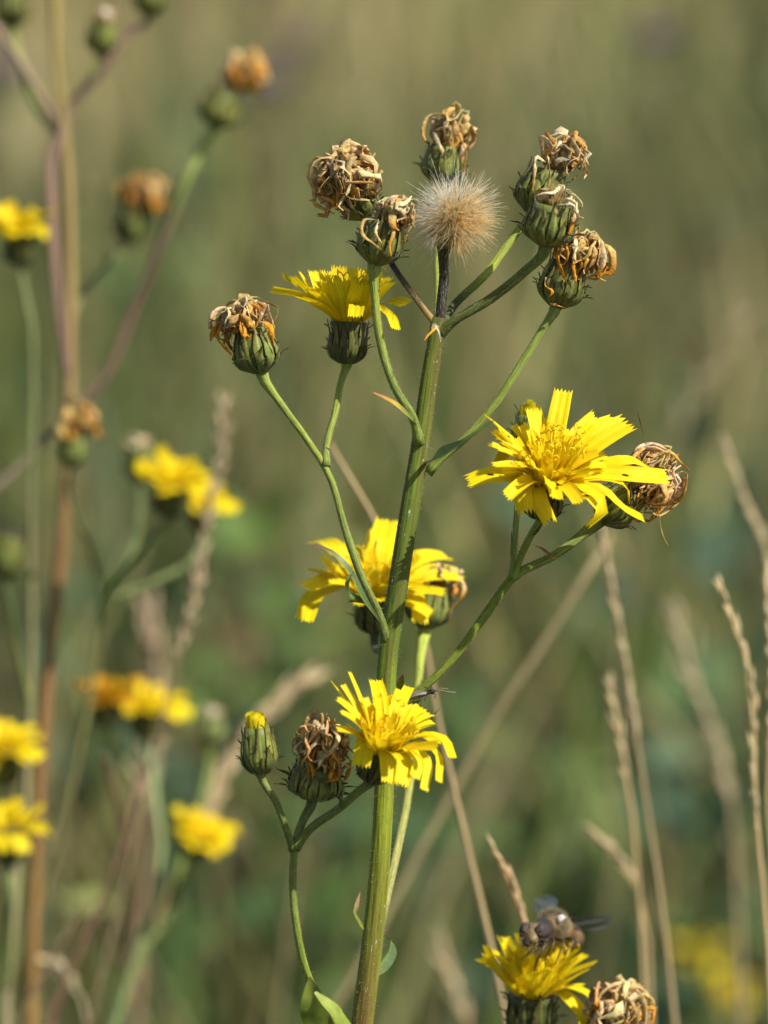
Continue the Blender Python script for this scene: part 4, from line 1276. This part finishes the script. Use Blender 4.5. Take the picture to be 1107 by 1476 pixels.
PINKB, BROWN, OLIVE = srgb(138, 112, 98), srgb(134, 98, 62), srgb(146, 142, 84)
DA = .795
pa = bg_plant((45, 1476), 'tall blurred hawkweed on a thick brown stem with orange withered heads on long side branches', d=DA)
bg_stem(pa, [(80, -60), (80, 60), (90, 170), (97, 260), (100, 420), (98, 600), (90, 780), (72, 940), (58, 1100), (50, 1300), (44, 1476)], [20, 21, 21, 20, 21, 23, 26, 26, 26, 28, 30, 34],
        [srgb(150, 134, 80), srgb(146, 124, 80), BROWN, srgb(150, 116, 64), srgb(146, 116, 70), srgb(130, 92, 58), srgb(104, 74, 52), srgb(140, 102, 56), srgb(122, 84, 58), srgb(128, 98, 64), srgb(110, 80, 60)], DA, ground=(0, 0), n=80)
bg_stem(pa, [(92, 185), (78, 215), (74, 300), (80, 400), (88, 470), (97, 540)], [18, 20, 20, 18, 14], [PINKB, srgb(150, 118, 104), PINKB, srgb(120, 92, 84)], DA - .004, name='branch')
hA = bgw(pa, 145, 78, DA, (.12, .95, .1), r=28, h=56, mr=16, mh=14, n=4, core=10, orange=.1, pale=.7, name='flower_bud', lean=(0, 0, 0))
bg_stem(pa, [(132, 100), (128, 118), (118, 136)], 12, [G_PALE, G_BR], DA, name='branch', mat='branch', end=hA)
hB = bgw(pa, 214, 22, DA, (.1, .98, .1), r=30, h=60, mr=14, mh=10, n=3, core=8, orange=.2, name='flower_bud', lean=(0, 0, 0))
bg_stem(pa, [(188, 45), (150, 95), (120, 132), (100, 160), (92, 185)], [14, 16, 18, 16], [PINKB, srgb(140, 112, 96), srgb(96, 80, 64), PINKB], DA, name='branch', end=hB)
hC = bgw(pa, 18, 38, DA + .01, (-.05, .98, .1), r=28, h=56, mr=14, mh=10, n=3, core=8, orange=.2, name='flower_bud', lean=(0, 0, 0))
bg_stem(pa, [(30, 90, DA + .008), (55, 160, DA + .005), (86, 200)], [12, 14, 14], [G_BR, G_PALE, G_BR], DA, name='branch', mat='branch', end=hC)
bg_stem(pa, [(-30, 10), (10, 62), (50, 125), (90, 190)], [14, 14, 16], [PINKB, srgb(136, 120, 96), PINKB], DA, name='branch')
hD = bgw(pa, 310, 182, DA - .012, (.30, .92, .1), r=36, h=52, mr=34, mh=60, n=9, core=26, orange=.9, lean=(22, 16, 0), pale=.2)
bg_stem(pa, [(300, 198, DA - .011), (270, 255, DA - .01), (240, 330, DA - .006), (195, 440, DA), (150, 545, DA), (100, 600, DA)], [18, 20, 17, 14, 14, 16], [srgb(150, 164, 92), srgb(146, 160, 90), PINKB, srgb(126, 92, 84), srgb(122, 96, 82), srgb(116, 98, 78)], DA, name='branch', end=hD)
hE = bgw(pa, 182, 348, DA + .015, (.25, .95, .1), r=30, h=56, mr=36, mh=54, n=8, core=26, orange=.9, lean=(10, 4, 0))
bg_stem(pa, [(160, 375, DA + .013), (120, 420, DA + .008), (98, 470, DA)], 12, [srgb(110, 116, 64), srgb(120, 112, 70)], DA, name='branch', mat='branch', end=hE)
hF = bgw(pa, 104, 672, DA - .03, (.05, .98, .1), r=24, h=52, mr=30, mh=52, n=8, core=26, orange=.8, lean=(4, 4, 0), col_in=srgb(140, 150, 70))
bg_stem(pa, [(100, 690, DA - .028), (108, 740, DA - .02), (130, 790, DA - .01), (146, 850, DA - .005), (140, 940, DA), (118, 1060, DA), (84, 1220, DA), (52, 1330, DA)], [9, 11, 12, 12, 12, 12], [srgb(118, 128, 72), srgb(112, 120, 64), srgb(112, 108, 62), srgb(110, 96, 62)], DA, name='branch', mat='branch', end=hF)
hG = bgf(pa, 244, 742, DA - .02, (.12, .9, .4), n=15, tilt=(40, 85), ol=(26, 42), r=24)
bg_stem(pa, [(228, 760, DA - .018), (190, 810, DA - .012), (160, 850, DA - .006), (145, 880, DA - .003)], [14, 14, 13], [srgb(90, 104, 64), srgb(128, 146, 84), srgb(130, 146, 80)], DA, name='branch', mat='branch', end=hG)
hG2 = bgf(pa, 290, 764, DA + .01, (.1, .92, .3), n=10, nin=5, tilt=(50, 90), ol=(24, 38), r=18, h=36)
bg_stem(pa, [(286, 790, DA + .008), (240, 830, DA - .004), (165, 862, DA - .006)], [11, 12, 12], [srgb(90, 104, 64), srgb(110, 122, 66)], DA, name='branch', mat='branch', end=hG2)
hH = bgw(pa, 200, 692, DA + .02, (.0, .98, .1), r=28, h=56, mr=18, mh=12, n=4, core=10, orange=.1, pale=.6, name='seed_head', lean=(0, 0, 0))
bg_stem(pa, [(202, 720, DA + .018), (198, 770, DA + .01), (180, 822, DA - .008)], [12, 11], [G_DARK, G_BR], DA, name='branch', mat='branch', end=hH)
bg_stem(pa, [(-40, 730), (20, 680), (60, 640), (98, 606)], [14, 14, 14], [srgb(140, 128, 104), srgb(132, 118, 98)], DA + .004, name='branch')

DB = .775
pb = bg_plant((10, 1476), 'blurred hawkweed on a pale straw-coloured stem beside the brown-stemmed one, yellow heads at several heights', d=DB)
k1 = bgf(pb, 28, 380, DB + .01, (.0, .95, .3), n=12, tilt=(60, 120), ol=(24, 40), r=22)
bg_stem(pb, [(30, 400, DB + .01), (46, 470, DB + .01), (46, 620, DB + .01), (44, 800, DB + .01), (46, 930, DB + .01), (40, 1100, DB + .01), (20, 1300, DB + .005), (8, 1476, DB)], [9, 13, 16, 17, 17, 17, 18, 20, 22],
        [srgb(116, 124, 78), srgb(136, 128, 92), srgb(150, 136, 104), srgb(152, 138, 106), srgb(112, 100, 88), srgb(134, 118, 90), srgb(124, 112, 80), srgb(120, 106, 76)], DB, ground=(0, 0), end=k1)
k2 = bgf(pb, 2, 1128, DB, (.0, .93, .35), n=14, tilt=(55, 100))
bg_stem(pb, [(2, 1150), (4, 1220), (12, 1300), (12, 1400)], [12, 14, 16], [G_BR, srgb(140, 146, 84)], DB, name='branch', mat='branch', end=k2)
k3 = bgf(pb, 10, 1240, DB - .01, (.05, .93, .35), n=13, tilt=(60, 110))
bg_stem(pb, [(12, 1260, DB - .01), (14, 1330, DB - .005), (10, 1420)], [18, 18, 18], [srgb(128, 140, 84), srgb(138, 142, 84)], DB, name='branch', mat='branch', end=k3)
k4 = bgw(pb, 8, 832, DB, (.05, .98, .1), r=30, h=66, mr=16, mh=10, n=5, core=8, orange=.2, pale=.6, name='seed_head', lean=(0, 0, 0))
bg_stem(pb, [(10, 850), (24, 930, DB + .005), (42, 1010, DB + .01)], [12, 12], [G_DARK, G_BR], DB, name='branch', mat='branch', end=k4)

DC = .83
pc = bg_plant((150, 1476), 'blurred hawkweed with an amber and a yellow head close together', d=DC)
m1 = bgf(pc, 212, 1062, DC, (.05, .96, .25), n=14, tilt=(45, 95), ol=(30, 44), r=24, h=42)
for o in m1[2].children:
    pass
bg_stem(pc, [(210, 1085), (224, 1150), (232, 1210), (222, 1290), (190, 1400), (165, 1476)], [14, 14, 14, 16], [srgb(146, 158, 110), G_BR, srgb(140, 128, 96), srgb(140, 112, 88)], DC, ground=(0, 0), end=m1)
m2 = bgf(pc, 158, 1046, DC - .02, (-.05, .96, .25), n=13, tilt=(20, 90), ol=(20, 32), r=20, h=38, col=srgb(226, 170, 36))
bg_stem(pc, [(168, 1075), (195, 1130), (222, 1180)], [11, 12], [G_BR, srgb(130, 118, 90)], DC, name='branch', mat='branch', end=m2)
m3 = bgf(pc, 276, 1236, DC - .01, (.35, .8, .45), n=13, tilt=(50, 95), ol=(22, 36), r=18, h=34)
bg_stem(pc, [(266, 1260, DC - .008), (248, 1310, DC), (212, 1360, DC), (186, 1420, DC)], [14, 15, 15], [srgb(140, 150, 84), srgb(136, 142, 84)], DC, name='branch', mat='branch', end=m3)
m4 = bgw(pc, 304, 1072, DC + .01, (.02, .98, .1), r=24, h=46, mr=14, mh=12, n=4, core=10, orange=.1, pale=.7, name='flower_bud', lean=(0, 0, 0), col_in=srgb(140, 154, 92))
bg_stem(pc, [(302, 1095, DC + .01), (290, 1160, DC + .006), (262, 1240, DC), (236, 1330, DC)], [12, 12], [G_BR, G_BR], DC, name='branch', mat='branch', end=m4)

bg_stem(pc, [(150, 1090, DC - .03), (175, 1180, DC - .02), (188, 1260, DC - .01), (180, 1400, DC)], [8, 9, 9], [srgb(128, 96, 76), srgb(124, 92, 70)], DC, name='branch')
bg_stem(pa, [(205, 1100, DA), (170, 1240, DA), (110, 1380, DA), (60, 1500, DA)], [8, 10, 11], [srgb(134, 104, 84), srgb(124, 92, 74)], DA, name='branch')
bg_stem(pb, [(120, 1300, DB), (70, 1390, DB), (20, 1480, DB)], [6, 8, 9], [srgb(130, 112, 84), srgb(120, 98, 74)], DB, name='branch')

# far yellow one, lower right
DD = 1.5
pd = bg_plant((1060, 1476), 'far hawkweed blurred to yellow blobs among the straw stalks', d=DD)
n1 = bgf(pd, 1012, 1408, DD, (-.1, .9, .4), n=12, tilt=(50, 95), ol=(14, 24), r=10, h=22)
n2 = bgf(pd, 1050, 1462, DD, (.1, .9, .4), n=12, tilt=(50, 95), ol=(14, 24), r=10, h=22)
bg_stem(pd, [(1050, 1490), (1056, 1560), (1060, 1640)], [12, 14, 18], [G_BR, G_BR], DD, ground=(0, 0), end=n2)
bg_stem(pd, [(1016, 1430), (1035, 1520), (1056, 1590)], [10, 12], [G_BR, G_BR], DD, name='branch', mat='branch', end=n1)

# ------------------------------------------------------------------ dry grass stalks
def grass_stalk(pts, d, w, cols, label, seed=None, ground=(0, 0), spk=(28, 7), nspk=26, group=None, spread=.35):
    d = FOCUS + (d - FOCUS) * 1.32
    w = [x * .7 for x in w]; spk = (spk[0] * .95, spk[1] * .85); spread *= .9
    pp = [P(q[0], q[1], q[2] if len(q) > 2 else d) for q in pts]
    gp = pp + to_ground(pp[-1], ground[0] or follow(pp), ground[1])
    root = empty('grass_stalk', (gp[-1].x, gp[-1].y, 0))
    tag(root, label, 'dry grass', group)
    sc = PX * d / FOCUS
    g = Geo(); tube(g, gp, [x * sc * .5 for x in w], cols, 50, 9, .03, 4)
    build('culm', g, M['dry_stem'], root, origin=gp[-1])
    if seed:
        t0, t1 = seed
        path = spline(pp, 80)
        g = Geo()
        for k in range(nspk):
            i = int((t0 + (t1 - t0) * k / nspk) * 79)
            p = path[i]; tg = (path[max(i - 1, 0)] - path[min(i + 1, 79)]).normalized()
            sd = axes_of(tg); a = k * 2.4 + random.random()
            o = sd[0] * math.cos(a) + sd[1] * math.sin(a)
            l = spk[0] * sc * random.uniform(.7, 1.2)
            q = p + (tg + o * spread * random.uniform(.4, 1.3)).normalized() * l
            c = jit(lerp_list(cols, min(1, (t0 + t1) / 2 * .5)), .2)
            tube(g, [p, p.lerp(q, .3), p.lerp(q, .65), q], [spk[1] * sc * .15, spk[1] * sc * .5, spk[1] * sc * .4, spk[1] * sc * .05], [c, mixc(c, PALE, .3), mixc(c, PALE, .5)], 6, 6)
        build('seed_head', g, M['straw'], root, origin=path[0])
    return root

S1, S2, S3 = srgb(182, 158, 112), srgb(166, 144, 104), srgb(150, 134, 96)
RED = srgb(140, 104, 84)
grass_stalk([(320, 590), (318, 650), (296, 760), (280, 860), (252, 960), (222, 1090), (196, 1200), (160, 1350), (128, 1476)], .745, [5, 6, 10, 12, 13, 14, 16], [srgb(150, 130, 98), srgb(156, 132, 102), srgb(150, 122, 102), RED, RED, srgb(146, 112, 86), S3],
            'reddish dry grass stalk with clumped tan seed head right behind the blurred double yellow flower', (0, .42), spk=(32, 9), nspk=36, spread=.5)
grass_stalk([(425, 990), (380, 1030), (330, 1100), (290, 1180), (240, 1290), (205, 1380), (165, 1476)], .79, [8, 10, 14, 16, 17, 18], [S1, S2, S2, srgb(160, 146, 112), srgb(150, 130, 112)],
            'pale leaning grass stalk with a broad blurred buff seed head behind the closed bud', (0, .5), spk=(60, 16), nspk=40, spread=.3)
grass_stalk([(868, 770), (884, 860), (902, 960), (922, 1100), (944, 1240), (962, 1380), (972, 1476)], .70, [8, 14, 18, 20, 22, 22], [S3, S2, S2, S1, S3, S3], 'tall straight straw grass stalk with a narrow spike beneath the brown withered head', (0, .45), spk=(40, 9), nspk=30, spread=.2)
grass_stalk([(880, 995), (892, 1060), (908, 1150), (918, 1250), (926, 1380), (930, 1476)], .705, [8, 12, 15, 18, 18], [S1, S2, S3, S3], 'shorter straw grass stalk with a narrow spike leaning on the taller one', (0, .3), spk=(36, 9), nspk=18, spread=.25)
grass_stalk([(862, 1208), (890, 1232), (912, 1265), (930, 1330), (938, 1476)], .72, [8, 14, 14, 15], [S1, S1, S3, S3], 'short straw grass stalk whose tip bends over towards the fly', (0, .35), spk=(34, 10), nspk=12, spread=.2)
grass_stalk([(1040, 852), (1066, 920), (1086, 1000), (1084, 1100), (1094, 1220), (1104, 1330), (1112, 1476)], .665, [8, 13, 16, 17, 19, 19], [S1, S1, S2, srgb(176, 146, 104), S1, S2], 'kinked straw grass stalk with pale knobbly spikelets, well right of the taller pair', (0, .6), spk=(34, 10), nspk=26, spread=.22)
grass_stalk([(1046, 648), (1070, 710), (1100, 780), (1120, 880), (1128, 1100), (1130, 1476)], .74, [8, 14, 16, 18, 18], [S2, S2, S3, S3], 'blurred straw grass spike rising high above the kinked stalk', (0, .3), spk=(36, 10), nspk=22, spread=.2)
grass_stalk([(1104, 845), (1108, 900), (1112, 1000), (1106, 1130), (1116, 1300), (1122, 1476)], .68, [8, 14, 15, 16], [S1, S1, S2], 'straw grass stalk close behind the kinked one, partly cut by the picture edge', (0, .4), spk=(34, 11), nspk=20, spread=.2)
grass_stalk([(975, 900), (995, 970), (1025, 1060), (1048, 1130), (1062, 1300), (1070, 1476)], .86, [10, 18, 22, 18, 14], [S3, srgb(150, 136, 100), srgb(166, 128, 96), S3], 'very blurred drooping tan grass head between the straw stalks', (0, .5), spk=(50, 16), nspk=26, spread=.25)
grass_stalk([(880, 770), (800, 900), (700, 1056), (620, 1200), (560, 1310), (500, 1420), (450, 1500)], .745, [14, 18, 20, 20, 20, 20], [S3, srgb(146, 138, 92), srgb(140, 134, 88), srgb(136, 130, 84)], 'bare olive straw slanting behind the main stem', None, ground=(-.15, 0))
grass_stalk([(475, 640), (512, 700), (545, 760), (600, 880), (632, 1040), (666, 1190), (700, 1330), (730, 1476)], .672, [10, 14, 14, 15, 17, 17], [S2, S2, S3, S3, srgb(160, 138, 96)], 'thin tan straw curving behind the main stem down to the flower with the fly', None, ground=(.06, 0))
grass_stalk([(716, 1232), (735, 1265), (752, 1310), (762, 1370), (790, 1450), (800, 1560)], .650, [7, 12, 13, 12, 12], [srgb(176, 138, 92), srgb(170, 134, 92), S2], 'single tan grass spike standing directly behind the fly', (0, .45), spk=(30, 9), nspk=16, spread=.2)
grass_stalk([(640, 1380), (655, 1430), (672, 1476), (690, 1560)], .84, [10, 14, 16], [S2, S2, S3], 'low pale blurred straw between the main stem and the fly flower', (0, .6), spk=(46, 14), nspk=14)
grass_stalk([(1060, 480), (1010, 560), (965, 640), (930, 740), (900, 900), (880, 1300)], 1.1, [8, 12, 14, 14, 14], [srgb(136, 124, 88), srgb(138, 120, 90), srgb(130, 120, 84)], 'faint blurred grass head slanting above the withered head of the big flower', (0, .3), spk=(50, 10), nspk=14, ground=(-.1, 0))
grass_stalk([(215, 900), (220, 960), (218, 1040), (210, 1200), (196, 1476)], .90, [10, 22, 20, 16], [srgb(150, 116, 92), srgb(146, 116, 92), S3], 'blurred brownish grass spike behind the amber pair of heads', (0, .5), spk=(60, 18), nspk=26)
grass_stalk([(65, 1385), (85, 1395), (110, 1420), (125, 1476)], .76, [5, 6, 7], [srgb(190, 176, 140), S2, S3], 'little drooping pale grass tip by the foot of the brown hawkweed stem', (0, .6), spk=(26, 12), nspk=10, spread=.5)

# ------------------------------------------------------------------ faint mauve flowers far back
def knapweed(px, py, d):
    c = P(px, py, d)
    root = empty('knapweed_plant', (c.x + .02, c.y, 0))
    tag(root, 'distant mauve thistle-like flower dissolved into a soft spot in the meadow', 'wildflower', 'mauve flowers far off in the meadow')
    g = Geo(); tube(g, [c, c + Vector((.005, 0, -.06)), Vector((c.x + .02, c.y, -.01))], [.002, .002, .004], [srgb(110, 106, 76)] * 2, 16, 7)
    build('stem', g, M['dry_stem'], root, origin=c)
    head = cup(root, 'flower_head', c, Vector((0, 0, 1)), .009, .014, nb=10, bracts=False)
    for k in range(30):
        a = k * 2.4; q = math.sqrt(k / 30)
        o = Vector((math.cos(a), math.sin(a), 0))
        p0 = c + Vector((0, 0, .013)) + o * .006 * q
        g = Geo(); bract_strip(g, [p0, p0 + Vector((0, 0, .008)) + o * .006 * q, p0 + Vector((0, 0, .014)) + o * .016 * q], .006, [srgb(150, 110, 158), srgb(168, 128, 172)], .1, o + Vector((0, 0, .1)))
        build('floret', g, M['leaf'], head, origin=p0)
for q in ((384, 168, 2.6), (372, 14, 3.2), (945, 96, 3.0), (10, 148, 2.6), (430, 100, 3.4)):
    knapweed(*q)
